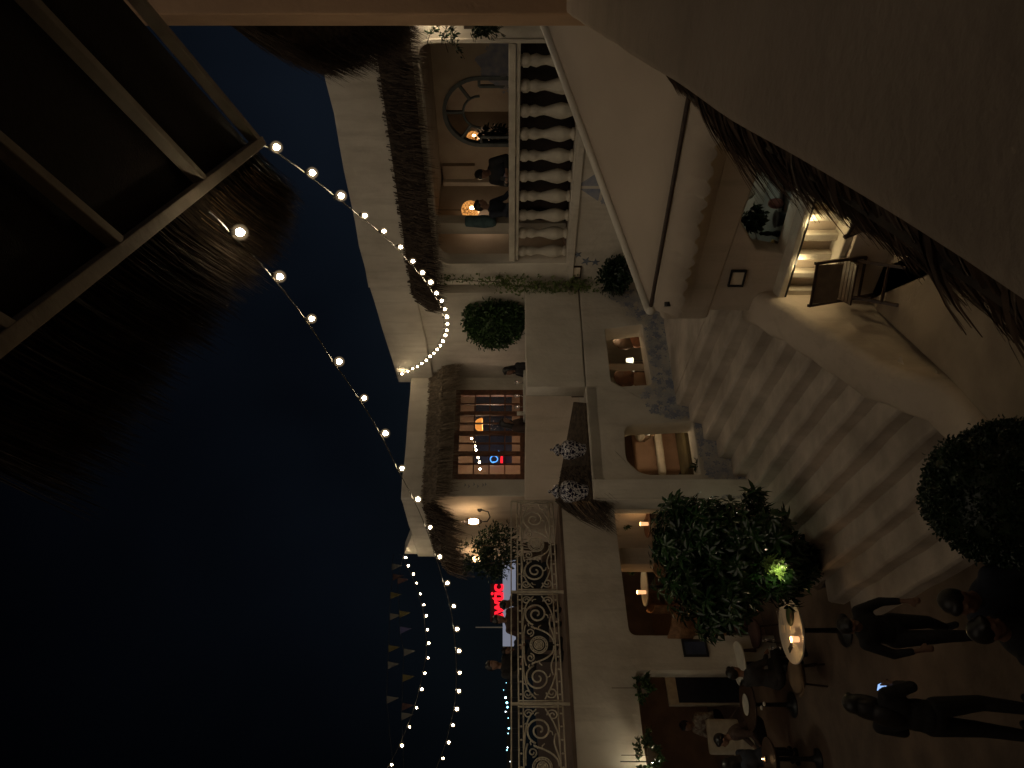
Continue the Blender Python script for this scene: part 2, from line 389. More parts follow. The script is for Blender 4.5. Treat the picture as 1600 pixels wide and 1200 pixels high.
def foliage(mb, c, rad, n, L, wd, hollow=0.35, cl=None, droop=0.2, nz=.35, sc_=.22):
    c = Vector(c); cents = []
    k = cl or max(10, n//22)
    while len(cents) < k:
        d = Vector((random.gauss(0,1),random.gauss(0,1),random.gauss(0,1))).normalized()
        r = hollow+(1-hollow)*random.random()**0.5; r *= (1-.18*nz/.35)+nz*noise.noise(d*2.2+c)
        cents.append((c+Vector((d.x*rad[0]*r,d.y*rad[1]*r,d.z*rad[2]*r)), d))
    for i in range(n):
        q,d = random.choice(cents); s = min(rad)*sc_
        p = q+Vector((random.gauss(0,s),random.gauss(0,s),random.gauss(0,s)))*0.7
        dd = d+Vector((random.gauss(0,.7),random.gauss(0,.7),random.gauss(0,.7)-droop))
        mb.leaf(p, dd, (random.gauss(0,.4),random.gauss(0,.4),1), L*random.uniform(.6,1.25), wd*random.uniform(.7,1.2))
def rosettes(mb, c, rad, n, k, L, wd, hollow=0.3):    # whorls of long leaves, as on plumeria or schefflera
    c = Vector(c); stems = []
    for i in range(n):
        d = Vector((random.gauss(0,1),random.gauss(0,1),random.gauss(0,1))).normalized(); r = hollow+(1-hollow)*random.random()**.5
        r *= 0.85+0.4*noise.noise(d*2+c)
        q = c+Vector((d.x*rad[0]*r,d.y*rad[1]*r,d.z*rad[2]*r)); ax = (d+Vector((0,0,.5))+Vector((random.gauss(0,.3),)*3)).normalized(); stems.append((q,ax))
        u = ax.orthogonal().normalized(); v = ax.cross(u); a0 = random.random()*6
        for j in range(k):
            a = a0+2*math.pi*j/k+random.uniform(-.3,.3); o = u*math.cos(a)+v*math.sin(a)
            dd = o+ax*random.uniform(-.25,.55)+Vector((0,0,-.15)); mb.leaf(q+o*.01, dd, ax, L*random.uniform(.65,1.15), wd*random.uniform(.8,1.15), 0.15)
    return stems
def point_light(parent, loc, energy, col=(1,.62,.32), r=0.03, name='lamp_light'):
    d = bpy.data.lights.new(name,'POINT'); d.energy = energy; d.color = col; d.shadow_soft_size = r
    o = bpy.data.objects.new(name, d); COL.objects.link(o); o.location = Vector(loc)-(wloc(parent) if parent else Vector((0,0,0)))
    if parent: o.parent = parent
    return o
def spot_light(parent, loc, aim, energy, size=60, blend=.6, col=(1,.8,.6), r=0.03):
    d = bpy.data.lights.new('lamp_light','SPOT'); d.energy = energy; d.color = col; d.shadow_soft_size = r; d.spot_size = R(size); d.spot_blend = blend
    o = bpy.data.objects.new('lamp_light', d); COL.objects.link(o); o.location = Vector(loc)-(wloc(parent) if parent else Vector((0,0,0)))
    o.rotation_euler = (Vector(aim)-Vector(loc)).to_track_quat('-Z','Y').to_euler()
    if parent: o.parent = parent
    return o

# ============================================================ THE SETTING
g = MB(); g.prism([(-60,-8),(60,-8),(60,300),(-60,300)], -0.3, 0.0)
tag(g.build('ground', M_floor), kind='structure')
# ------------------------------------------------------------ plan of the place
F1 = Wall((5.60,7.97),(1.76,12.62),0.24)           # balustraded wall on the right
R1 = Wall((1.76,12.62),(0.14,15.80),0.22)          # its return, lit by the string of bulbs
WW = Wall((0.14,15.80),(-2.27,14.40),0.22)         # wall with the wooden window
W5 = Wall((-2.27,14.40),(-4.03,16.90),0.22)        # wall with the two lanterns
W3 = Wall((-2.36,14.38),(-7.20,9.62),0.30)         # arcade under the iron balcony
W2 = Wall((1.76,12.50),(-1.66,10.20),0.32)         # wall along the stairs
RP = Wall((-0.02,12.20),(-2.20,13.45),0.20)        # parapet set back above the ledge

# ============================================================ RIGHT BUILDING (balustraded room)
A0 = F1.P(0,0); 
bldR = thing('balustraded_building', 'white upper building with a wide rounded opening, cream balustrade and thatch eave', 'building', (3.2,10.8,0))
h = [F1.uz(858,410), F1.uz(873,66), F1.uz(650,66), F1.uz(688,410)]
FZ = 3.62
zb = FZ+0.02
hole = [(h[0][0],zb),(h[1][0],zb),(h[1][0],h[2][1]),(h[3][0],h[3][1])]
hz = (h[2][1]+h[3][1])/2
hole = rounded([(h[0][0],zb),(h[1][0],zb),(h[1][0],hz),(h[0][0],hz)],[0,0,.22,.22])
F1.panel('wall', wob(rect(0,0,F1.L,7.08),0.02,0.5,3), [hole], M_wall, bldR, thick=0.24, bevel=0.015)
# parapet band, slightly proud, above the thatch
F1.panel('roof_parapet', wob(rect(-0.1,6.30,F1.L+.03,7.12),0.03,0.45,5), [], M_wall, bldR, out=0.05, thick=0.3, bevel=0.03)
# slim plaster moulding round the opening
oc = sum(p[0] for p in hole)/len(hole), sum(p[1] for p in hole)/len(hole)
big = [(oc[0]+(p[0]-oc[0])*1.03, oc[1]+(p[1]-oc[1])*1.055) for p in hole]
F1.panel('opening_surround', big, [hole], M_wall, bldR, out=0.035, thick=0.05, bevel=0.01)
F1.panel('floor_band', rect(0,3.50,F1.L-.02,3.60), [], M_wall, bldR, out=0.045, thick=0.06, bevel=0.012)
# room behind
nb = -F1.n; D = 2.9
mb = MB(); mb.prism([F1.P(0,0)+nb*.24, F1.P(F1.L,0)+nb*.24, F1.P(F1.L,0)+nb*D, F1.P(0,0)+nb*D], 3.40, FZ); mb.build('floor', M_floor, bldR)
mb = MB(); mb.prism([F1.P(0,0)+nb*.24, F1.P(F1.L,0)+nb*.24, F1.P(F1.L,0)+nb*D, F1.P(0,0)+nb*D], 5.98, 6.15); mb.build('ceiling', M_inwall, bldR)
mb = MB(); mb.prism([F1.P(0,0)+nb*.24, F1.P(F1.L,0)+nb*.24, F1.P(F1.L,0)+nb*(D+.2), F1.P(0,0)+nb*(D+.2)], 6.85, 7.0); mb.build('roof', M_wall, bldR)
BK = Wall((F1.P(0,0)+nb*D)[:2], (F1.P(F1.L,0)+nb*D)[:2], 0.2)
def arch_poly(wall, x_top, y0, y1, zbot, inset=0.0, n=18):
    ztop = wall.uz(x_top,(y0+y1)/2)[1]-inset; u0 = wall.uz(780,y0)[0]; u1 = wall.uz(780,y1)[0]
    if u0 > u1: u0,u1 = u1,u0
    u0 += inset; u1 -= inset; r = (u1-u0)/2; cz = ztop-r; pts = [(u0,zbot+inset),(u1,zbot+inset)]
    pts += [((u0+u1)/2+r*math.cos(math.pi*k/n), cz+r*math.sin(math.pi*k/n)) for k in range(n+1)]
    return pts
archA = arch_poly(BK, 691, 119, 229, FZ+.02); archB = arch_poly(BK, 722, 322, 378, FZ+.02)
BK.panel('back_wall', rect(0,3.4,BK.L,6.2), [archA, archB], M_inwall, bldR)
for nm,ap,x0,ya,yb in (('a',archA,691,119,229),('b',archB,722,322,378)):
    fr = BK.panel('arch_frame', ap, [arch_poly(BK,x0,ya,yb,FZ+.02,0.07)], M_blueframe, bldR, out=0.02, thick=0.12)
    us = [p[0] for p in ap]; um = (min(us)+max(us))/2; rr = (max(us)-min(us))/2; zt = max(p[1] for p in ap)-rr
    bb = MB()
    for ang in (35,90,145) if nm == 'a' else (90,):
        c_,s_ = math.cos(R(ang)), math.sin(R(ang)); bb.bar(BK.P(um+c_*rr*.45,zt+s_*rr*.45,-.02), BK.P(um+c_*rr*.96,zt+s_*rr*.96,-.02), .05,.05,up=tuple(BK.n))
    for du in (-.72,.72): 
        bb.bar(BK.P(um+du*rr,zt,-.02), BK.P(um+du*rr,FZ,-.02), .05,.05,up=tuple(BK.n))
    for zz in (zt, zt-.62): bb.bar(BK.P(min(us)+.05,zz,-.02), BK.P(um-.72*rr,zz,-.02), .05,.05); bb.bar(BK.P(max(us)-.05,zz,-.02), BK.P(um+.72*rr,zz,-.02), .05,.05)
    if nm == 'a': bb.tube([BK.P(um+math.cos(R(a))*rr*.45, zt+math.sin(R(a))*rr*.45, -.02) for a in range(0,181,15)], .025, 6)
    bb.build('glazing_bar', M_blueframe, fr)
# further room seen through the arches
BK2 = Wall((BK.P(0,0)-BK.n*2.6)[:2], (BK.P(BK.L,0)-BK.n*2.6)[:2], 0.2)
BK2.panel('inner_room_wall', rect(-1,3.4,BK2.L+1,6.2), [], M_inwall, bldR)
mb = MB(); mb.prism([BK.P(0,0)-BK.n*.21, BK.P(BK.L,0)-BK.n*.21, BK2.P(BK2.L,0), BK2.P(0,0)], 6.0, 6.15); mb.build('inner_room_ceiling', M_inwall, bldR)
mb = MB(); mb.prism([BK.P(0,0)-BK.n*.21, BK.P(BK.L,0)-BK.n*.21, BK2.P(BK2.L,0), BK2.P(0,0)], 3.4, 3.6); mb.build('inner_room_floor', M_floor, bldR)
mb = MB(); e1 = F1.P(F1.L,0)+nb*.24; e2 = F1.P(F1.L,0)+nb*5.6; sd = F1.d*.2
mb.prism([e1-sd,e1,e2,e2-sd],3.4,6.95); mb.build('side_wall', M_inwall, bldR)
mb = MB(); e1 = F1.P(0,0)+nb*.24; e2 = F1.P(0,0)+nb*5.6
mb.prism([e1-sd,e1,e2,e2-sd],3.4,6.95); mb.build('side_wall', M_inwall, bldR)
# square column standing in the room just behind the rail
cu = F1.uz(780,351); cc = F1.P(cu[0],0)-F1.n*.75
mb = MB(); cp = on_plane(780,351,cc,F1.n); mb.box((cp.x,cp.y,(FZ+5.98)/2),(.24,.24,5.98-FZ),rz=math.atan2(F1.d.y,F1.d.x)); mb.build('column', M_wall, bldR, bevel=.02)
# lit pier at the back
q0 = BK.uz(760,275); q1 = BK.uz(760,293); mb = MB(); 
for (a,b) in ((q0[0],q1[0]),): mb.prism([BK.P(a,0,.0),BK.P(b,0,.0),BK.P(b,0,.22),BK.P(a,0,.22)],FZ,5.93)
mb.build('pier', M_wall, bldR, bevel=.01)
mb = MB(); q = BK.uz(760,255); mb.prism([BK.P(q[0],0,0),BK.P(q0[0]+.0,0,0),BK.P(q0[0]+.0,0,.1),BK.P(q[0],0,.1)],5.3,5.93); mb.build('door_head', M_inwall, bldR)
# balustrade: rail and balusters
zr = FZ+0.98
u_r = h[1][0]+.02; u_l = h[0][0]-.02
mb = MB(); mb.bar(F1.P(u_r,zr-.03,-.12),F1.P(u_l,zr-.03,-.12),.26,.10); mb.bar(F1.P(u_r,zr-.115,-.12),F1.P(u_l,zr-.115,-.12),.19,.055)
bal = mb.build('balustrade', M_bal, bldR, bevel=.012)
zt_ = zr-.145; H = zt_-FZ-.02
prof = [(.062,0),(.062,.05),(.045,.07),(.05,.10),(.07,.20),(.078,.28),(.068,.38),(.048,.50),(.038,.58),(.044,.66),(.060,.74),(.05,.80),(.044,.84),(.062,.88),(.062,.955),(.05,.97),(.05,1.0)]
ys = [98,136,172,207,242,274,305,334,364,393]
ys_b = [94,134,173,209,243,275,306,336,364,392]
for k,yy in enumerate(ys_b):
    u = F1.uz(835,yy,-.12)[0]
    mb = MB(); mb.lathe([(r*1.5,zz*H) for r,zz in prof], F1.P(u,FZ+.02,-.12), 16); mb.build('baluster', M_bal, bal, smooth=True, origin=F1.P(u,FZ+.02,-.12))
# dark bench behind the rail
bq = thing('banquette','long dark upholstered bench seen between the balusters','bench',F1.P(2.2,FZ,-.9))
mb = MB(); mb.bar(F1.P(u_r+.1,FZ+.22,-.85),F1.P(u_l-.5,FZ+.22,-.85),.55,.42); mb.build('seat', M_clothb, bq, bevel=.04)
mb = MB(); mb.bar(F1.P(u_r+.1,FZ+.42,-.52),F1.P(u_l-.5,FZ+.42,-.52),.12,.82); mb.build('backrest', mat('dark_brown_upholstery',(.035,.02,.016),.8,(.015,.010,.010),3,stretch=(3,3,.6)), bq, bevel=.04)
# thatch eave
eave = MB(); u0,u1 = -.1, F1.L+.10
for (a,b,za,zb_,oa,ob) in ((u0,u1,6.36,5.98,.06,.30),):
    eave.add([F1.P(a,za,oa),F1.P(b,za,oa),F1.P(b,zb_,ob),F1.P(a,zb_,ob),F1.P(a,za-.12,.06),F1.P(b,za-.12,.06),F1.P(b,zb_-.1,ob-.1),F1.P(a,zb_-.1,ob-.1)],[(0,1,2,3),(4,7,6,5),(0,4,5,1),(3,2,6,7),(0,3,7,4),(1,5,6,2)])
for j in range(7):
    zz = 6.36-.36*j/6; oo = .08+.24*j/6
    thatch_row(eave, [F1.P(u0,zz,oo),F1.P(u1,zz,oo)], F1.n*.45, 1.0, .19, 900, .016, .35)
eave.build('thatch_eave', M_thatch, bldR, recalc=False)
# return wall
R1.panel('return_wall', wob(rect(0.24,0,R1.L,6.32),.02,.6,2), [], M_wall, bldR, bevel=.01)
R1.panel('roof_parapet', wob(rect(0.0,6.29,R1.L+.14,7.10),.03,.45,9), [], M_wall, bldR, out=.05, thick=.34, bevel=.03)
mb = MB()
for j in range(6):
    zz = 6.33-.25*j/5; oo = .06+.25*j/5
    thatch_row(mb, [F1.P(F1.L-.05,zz,oo+.02),R1.P(.28,zz,oo)], R1.n*.4+F1.n*.2, 1.0, .30*(1-.06*j), 110, .016, .35)
mb.build('thatch_corner', M_thatch, bldR, recalc=False)
# small downlight under the eave, at the right end, washing the wall
fu = F1.uz(672,16); fp = F1.P(fu[0],fu[1]+.03,.16)
dl = thing('wall_downlight', 'small lamp high on the wall beside the balustraded opening, half hidden by the near column', 'lamp', F1.P(fu[0],fu[1],.02))
mb = MB(); mb.lathe([(.0,.0),(.05,.0),(.05,.10),(.03,.12),(0,.12)], fp, 14); mb.bar(fp+Vector((0,0,.06)), F1.P(fu[0],fu[1]+.09,0), .03); mb.build('lamp_body', M_black, dl)
mb = MB(); mb.ell(fp-Vector((0,0,.01)), (.035,.035,.02)); mb.build('lamp_glass', M_lampw, dl, smooth=True)
point_light(dl, fp-Vector((0,0,.05)), 9, (1,.80,.55), .03)
# starfish paintings, framed notice, boat painting
def star(wall, x, y, r, rot, nm='painted_starfish', lab=''):
    u,z = wall.uz(x,y); pts = []
    for k in range(10):
        a = rot+math.pi*k/5; rr = r if k%2 == 0 else r*.36; pts.append((u+rr*math.cos(a), z+rr*math.sin(a)))
    o = wall.panel(nm, pts, [], M_star, None, out=.012, thick=.022)
    me = o.data; og = wall.P(u,z-r); me.transform(Matrix.Translation(-og)); o.location = Vector(o.location)+og
    return tag(o, lab, 'starfish decoration', 'starfish on the balustraded wall')
star(F1, 902.5,397.5,.075,.3,lab='small dark starfish on the wall, highest of the three and nearest the balustrade')
star(F1, 916,408,.095,1.0,lab='largest dark starfish, in the middle of the three on the wall')
star(F1, 930,409.5,.08,.6,lab='dark starfish nearest the leafy plant, lowest of the three')
def framed(wall, x0,x1,y0,y1, lab, m=M_dwood, paper=M_paper, name='framed_notice', tk=.018, skew=0.0):
    a = wall.uz(x0,y0); b = wall.uz(x1,y1); u0_,u1_ = sorted((a[0],b[0])); z0,z1 = sorted((a[1],b[1]))
    t = thing(name, lab, 'framed notice', wall.P((u0_+u1_)/2,z0,0))
    wall.panel('frame', rect(u0_,z0,u1_,z1), [rect(u0_+tk,z0+tk,u1_-tk,z1-tk)], m, t, out=.035, thick=.03)
    wall.panel('paper', rect(u0_+tk*.8,z0+tk*.8,u1_-tk*.8,z1-tk*.8), [], paper, t, out=.014, thick=.012)
    return t
framed(F1, 893,907,415,433, 'small dark framed notice on the wall under the starfish by the vine', M_dwood)
mb = MB()
bu,bz = F1.uz(931,292)
def mural_blob(wall, mb, u, z, r, out):
    k = 5; a0 = random.random()*6
    for j in range(k):
        a = a0+2*math.pi*j/k; ca,sa = math.cos(a),math.sin(a)
        q = [(0,0),(r*.55*ca-r*.3*sa, r*.55*sa+r*.3*ca),(r*ca,r*sa),(r*.55*ca+r*.3*sa, r*.55*sa-r*.3*ca)]
        mb.add([wall.P(u+a_,z+b_,out) for a_,b_ in q],[(0,1,2,3)])
def sail(pts, out): mb.add([F1.P(bu+a,bz+b,out) for a,b in pts],[tuple(range(len(pts)))])
sail([(-.28,-.12),(.26,-.12),(.18,-.25),(-.20,-.25)],.003); sail([(-.02,-.08),(-.02,.30),(-.30,-.05)],.004); sail([(.03,-.08),(.03,.25),(.26,-.06)],.005)
for k in range(22): mural_blob(F1, mb, bu+random.uniform(-.3,.3), bz+random.uniform(-.28,-.12), .05, .006+.0003*k)
tag(mb.build('painted_boat', M_mural, recalc=False), 'faint blue painting of a small sailing boat on the wall below the balustrade', 'wall painting')
mb = MB(); fu_ = BK.uz(760,100)[0]; mb.add([BK.P(fu_+.42*math.cos(a)*(1+.15*math.sin(5*a)),FZ+1.0+.55*math.sin(a)*(1+.12*math.cos(7*a)),.002) for a in [k*math.pi/20 for k in range(40)]],[tuple(range(40))])
for k in range(90):
    t = random.random(); mural_blob(BK, mb, BK.uz(760,100)[0]+random.gauss(0,.16), FZ+1.0+random.gauss(0,.22), random.uniform(.03,.07), .004+.0002*k)
tag(mb.build('painted_flowers', M_mural, recalc=False), 'blue flowers painted on the room wall, right of the big arched window', 'wall painting')['label'] = 'blue flowers painted on the room wall, right of the big arched window'

# pendant rattan globes
def pendant(x,y,Y,r,lab, zc=5.98, power=6):
    p = px(x,y,Y); t = thing('rattan_pendant_lamp', lab, 'pendant lamp', p-Vector((0,0,r)), 'rattan globe lamps')
    mb = MB(); mb.ell(p, r, 24, 16); s_ = mb.build('lamp_shade', M_rattan, t, smooth=True)
    mb = MB(); mb.tube([p+Vector((0,0,r*.95)),Vector((p.x,p.y,zc))],.006,6); mb.build('cord', M_black, t)
    mb = MB(); mb.ell(p-Vector((0,0,r*.2))-Vector((0,r*.86,0)), (r*.22,r*.22,r*.3),10,8); mb.build('bulb', M_lampw, t, smooth=True)
    point_light(t, p-Vector((0,0,r*1.15)), power, (1,.76,.52), r*.6)
    return t
pendant(735,328,13.2,.17,'larger glowing rattan globe above the people behind the balustrade', power=6)
pendant(739,215,15.2,.135,'smaller glowing rattan globe seen through the big arched window', power=6)
# spotlight washing the pier
spt = thing('ceiling_spotlight', 'tiny bright ceiling spotlight in front of the pale pier in the balustraded room', 'spotlight', BK.P((q0[0]+q1[0])/2,5.9,.45))
mb = MB(); sp_ = BK.P((q0[0]+q1[0])/2,5.93,.5); mb.lathe([(.0,-.09),(.035,-.09),(.035,.04),(0,.04)], sp_, 12); mb.build('lamp_body', M_black, spt)
mb = MB(); mb.ell(sp_-Vector((0,0,.10)), (.028,.028,.015),10,6); mb.build('lamp_glass', M_lampw, spt, smooth=True)
point_light(spt, sp_-Vector((0,0,.14)), 3.2, (.95,1,.85), .02)
pl_ = thing('wall_uplight', 'small glowing lamp low on the far wall, seen through the narrow arch', 'lamp', BK2.P(BK2.uz(770,350)[0],4.7,.05))
mb = MB(); bp_ = BK2.hit(752,352,.12); mb.ell(bp_, (.06,.06,.09),12,8); mb.build('lamp_glass', M_lampw, pl_, smooth=True); mb = MB(); mb.bar(bp_,bp_-BK2.n*.12,.03); mb.build('bracket', M_black, pl_)
point_light(pl_, bp_+BK2.n*.2, 6, (1,.68,.38), .06)

# teal bag hanging on the column
cb = px(748,346,cp.y-.20)
mb = MB(); 
prof2 = [(.0,-.30),(.07,-.30),(.10,-.24),(.115,-.10),(.10,.10),(.09,.22),(.06,.24),(0,.24)]
mb.lathe(prof2, cb, 16); hb = mb.build('hanging_bag', M_teal, None, smooth=True)
tag(hb, 'teal cloth bag hung on the square column behind the rail', 'bag')

# ============================================================ PEOPLE
def person(name_label, loc, rz, pose='stand', height=1.68, top=M_clothk, bottom=M_clothk, hair=M_hair, long_hair=False, lean=0.0, arms=None, head=(0,0), hat=False, group=None, phone=False, vox=0.011):
    k = height/1.70; loc = Vector(loc); t = thing('person', name_label, 'person', loc, group)
    Q = Matrix.Rotation(rz,3,'Z')
    sit = pose == 'sit'; hz_ = .47+.09 if sit else .93
    hip = Vector((0,0,hz_)); L = Matrix.Rotation(lean,3,'X')     # facing -Y; lean>0 bends forward
    def T(v): return hip+L@(Vector(v))
    neck = T((0,0,.50)); chest = T((0,.0,.34)); belly = T((0,0,.14)); headc = T((0,0,.50))+Matrix.Rotation(lean*.6+head[0],3,'X')@Matrix.Rotation(head[1],3,'Z')@Vector((0,-.03,.155))
    HM = Matrix.Rotation(head[1],3,'Z')@Matrix.Rotation(lean*.6+head[0],3,'X')
    sh = [T((-.175,0,.44)), T((.175,0,.44))]
    if arms is None: arms = [((-.24,-.03,.18),(-.22,-.10,-.06)),((.24,-.03,.18),(.22,-.10,-.06))]
    el = [T(a[0]) for a in arms]; wr = [T(a[1]) for a in arms]
    hj = [Vector((-.095,0,hz_)), Vector((.095,0,hz_))]
    if sit: kn = [Vector((-.12,-.42,.50)),Vector((.12,-.42,.50))]; an = [Vector((-.13,-.40,.07)),Vector((.12,-.44,.07))]
    else: kn = [Vector((-.11,-.05,.49)),Vector((.12,.02,.49))]; an = [Vector((-.12,.05,.08)),Vector((.13,.10,.08))]
    if pose == 'walk': kn = [Vector((-.10,-.20,.50)),Vector((.10,.05,.48))]; an = [Vector((-.10,-.25,.08)),Vector((.10,.34,.14))]
    W = lambda v: Q@(Vector(v)*k)+loc
    b = MB()
    def cap(m,a,c,r1,r2): m.cap(W(a),W(c),r1*k,r2*k)
    def ell(m,c,rad,Mx=None): m.ell(W(c),tuple(r*k for r in rad),16,12,M=Q@(Mx if Mx is not None else Matrix.Identity(3)))
    # body, one surface: torso, limbs, hands, head with its features
    ell(b,hip+Vector((0,0,.02)),(.155,.105,.12)); ell(b,belly,(.135,.095,.16),L); ell(b,chest,(.165,.105,.18),L); cap(b,T((-.12,0,.43)),T((.12,0,.43)),.06,.06)
    cap(b,neck-Vector((0,0,.05)),headc-HM@Vector((0,-.01,.07)),.055,.05)
    ell(b,headc,(.074,.092,.112),HM); ell(b,headc+HM@Vector((0,-.035,-.055)),(.052,.055,.058),HM)
    ell(b,headc+HM@Vector((0,-.095,-.015)),(.013,.020,.024),HM)
    for sx in (-1,1): ell(b,headc+HM@Vector((sx*.076,.0,-.01)),(.010,.02,.03),HM); ell(b,headc+HM@Vector((sx*.03,-.082,.022)),(.02,.01,.008),HM)
    ell(b,headc+HM@Vector((0,-.088,-.055)),(.026,.010,.009),HM)
    for i in (0,1):
        sx = -1 if i == 0 else 1
        cap(b,sh[i],el[i],.048,.038); cap(b,el[i],wr[i],.037,.026)
        fd = (wr[i]-el[i]).normalized(); sdv = fd.cross(Vector((0,-1,.3))).normalized(); nv = sdv.cross(fd)
        palm = wr[i]+fd*.05; ell(b,palm,(.030,.022,.045),None); cap(b,wr[i],palm+fd*.03,.024,.03)
        for j,(o,l) in enumerate(((-.028,.062),(-.010,.072),(.009,.068),(.027,.054))):
            p0 = palm+fd*.04+sdv*o; p1 = p0+fd*l*.55+nv*.008; p2 = p1+fd*l*.35-nv*.018
            cap(b,p0,p1,.0105,.0095); cap(b,p1,p2,.0095,.008)
        p0 = palm-fd*.01-sdv*.03*(-sx); p1 = p0+fd*.035+sdv*.028*sx; cap(b,p0,p1,.013,.011); cap(b,p1,p1+fd*.025,.011,.009)
        cap(b,hj[i],kn[i],.085,.056); cap(b,kn[i],an[i],.055,.036); cap(b,an[i]+Vector((0,.02,-.03)),an[i]+Vector((0,-.15,-.045)),.038,.03)
    remeshed(b,'body',M_skin,t,vox*k,2)
    # shirt with sleeves
    c = MB(); ell(c,belly,(.158,.118,.18),L); ell(c,chest,(.186,.124,.19),L); cap(c,T((-.14,0,.43)),T((.14,0,.43)),.068,.068); ell(c,hip+Vector((0,0,.06)),(.168,.12,.11))
    for i in (0,1): cap(c,sh[i],el[i],.066,.054); cap(c,el[i],el[i].lerp(wr[i],.75),.052,.040)
    remeshed(c,'shirt',top,t,.018*k,3)
    c = MB(); ell(c,hip+Vector((0,0,.0)),(.172,.125,.12))
    for i in (0,1): cap(c,hj[i],kn[i],.100,.072); cap(c,kn[i],kn[i].lerp(an[i],.9),.070,.055)
    remeshed(c,'trousers',bottom,t,.018*k,3)
    c = MB()
    for i in (0,1): cap(c,an[i]+Vector((0,.03,-.035)),an[i]+Vector((0,-.16,-.045)),.045,.038)
    remeshed(c,'shoes',M_clothk,t,.014*k,1)
    c = MB(); ell(c,headc+HM@Vector((0,.022,.030)),(.088,.096,.105),HM); ell(c,headc+HM@Vector((0,-.045,.075)),(.062,.045,.04),HM)
    if long_hair:
        ell(c,headc+HM@Vector((0,.065,-.10)),(.095,.055,.16),HM); ell(c,headc+HM@Vector((0,.085,-.25)),(.105,.05,.16),HM)
        for sx in (-1,1): ell(c,headc+HM@Vector((sx*.082,.01,-.10)),(.030,.05,.15),HM)
    remeshed(c,'hair',hair,t,.012*k,1)
    if phone:
        pw = (W(wr[0])+W(wr[1]))/2+Q@Vector((0,-.09,.03))
        ph = thing('phone', phone, 'phone', pw)
        Mx = Q@Matrix.Rotation(R(-28),3,'X')
        mb = MB(); mb.box(pw,(.074,.009,.15),M=Mx); mb.build('case', M_black, ph, bevel=.003)
        mb = MB(); mb.box(pw+Mx@Vector((0,.0058,0)),(.066,.002,.138),M=Mx); mb.build('screen', M_screen, ph)
    return t
seatarms = [((-.24,-.10,.22),(-.16,-.32,.16)),((.24,-.10,.22),(.16,-.32,.16))]
phonearms = [((-.25,-.06,.20),(-.09,-.30,.28)),((.25,-.06,.20),(.09,-.30,.28))]
rzF = math.atan2(-F1.n.y,-F1.n.x)
def place(x,y,Y,floor,height): p = px(x,y,Y); return Vector((p.x,p.y,floor))
ROOM = 12.35
person('person in black bent over a lit phone behind the balustrade', place(797,262,11.75,3.63,0), R(-40), height=1.60, lean=R(20), head=(R(22),0), arms=phonearms, phone='lit phone held by the person in black behind the balustrade')
person('person in a dark navy top sitting back beside the phone user behind the balustrade', place(797,330,12.0,3.63,0), R(40), height=1.58, top=M_clothn, lean=R(8), head=(R(5),R(20)), arms=seatarms)
# ============================================================ CENTRAL BUILDING (window wall)
bldC = thing('window_building', 'white upper building with a red-brown wooden window, thatch eave and flat roof band', 'building', (-1,15.2,0))
wz0,wz1 = WW.uz(818,680)[1], WW.uz(712,680)[1]; wu0,wu1 = WW.uz(760,612)[0], WW.uz(760,747)[0]
WW.panel('wall', rect(-.05,0,WW.L,6.5), [rect(wu0,wz0,wu1,wz1)], M_wall, bldC, bevel=.01)
WW.panel('roof_band', wob(rect(-.1,6.36,WW.L+.08,6.80),.025,.4,1), [], M_wall, bldC, out=.07, thick=.34, bevel=.03)
win = thing('wooden_window','red-brown wooden casement window of small panes behind the terrace diners','window',WW.P((wu0+wu1)/2,wz0))
win.parent = bldC; win.location = Vector(win.location)-wloc(bldC)
for kk in ('label','category'): del win[kk]
FW = .075
WW.panel('frame', rect(wu0-.03,wz0-.03,wu1+.03,wz1+.03), [rect(wu0+FW,wz0+FW,wu1-FW,wz1-FW)], M_wood, win, out=.03, thick=.12)
cw = (wu1-wu0-2*FW)/4; mb = MB(); mg = MB()
for i in range(4):
    a = wu0+FW+cw*i; b = a+cw
    if i: mb.bar(WW.P(a,wz0+FW),WW.P(a,wz1-FW),.085,.07,up=tuple(WW.n))
    mb.bar(WW.P((a+b)/2,wz0+FW),WW.P((a+b)/2,wz1-FW),.028,.04,up=tuple(WW.n))
for j in range(1,4):
    zz = wz0+FW+(wz1-wz0-2*FW)*j/4; mb.bar(WW.P(wu0+FW,zz),WW.P(wu1-FW,zz),.034,.028,up=(0,0,1))
mb.build('glazing_bar', M_wood, win)
WW.panel('pane', rect(wu0+FW,wz0+FW,wu1-FW,wz1-FW), [], M_pane, win, out=-.03, thick=.006)
# room behind the window: peach walls, dark far window, lamp, bulbs imitating string light reflections, neon
IB = Wall((WW.P(-.0,0,-2.6))[:2], (WW.P(WW.L,0,-2.6))[:2],.15)
d0 = IB.uz(742,590); d1 = IB.uz(800,726)
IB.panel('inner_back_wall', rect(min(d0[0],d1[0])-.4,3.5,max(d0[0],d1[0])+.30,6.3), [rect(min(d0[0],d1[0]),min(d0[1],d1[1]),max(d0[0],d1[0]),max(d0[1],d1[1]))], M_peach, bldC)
IB.panel('far_glazing', rect(min(d0[0],d1[0])-.1,min(d0[1],d1[1])-.1,max(d0[0],d1[0])+.1,max(d0[1],d1[1])+.1), [], M_night, bldC, out=-.2, thick=.05)
mb = MB(); mb.prism([WW.P(-1,0,-.24),WW.P(WW.L-.05,0,-.24),WW.P(WW.L-.05,0,-2.6),WW.P(-1,0,-2.6)],3.4,3.6); mb.build('inner_floor', M_floor, bldC)
mb = MB(); mb.prism([WW.P(-1,0,-.24),WW.P(WW.L-.05,0,-.24),WW.P(WW.L-.05,0,-2.6),WW.P(-1,0,-2.6)],5.9,6.0); mb.build('inner_ceiling', M_peach, bldC)
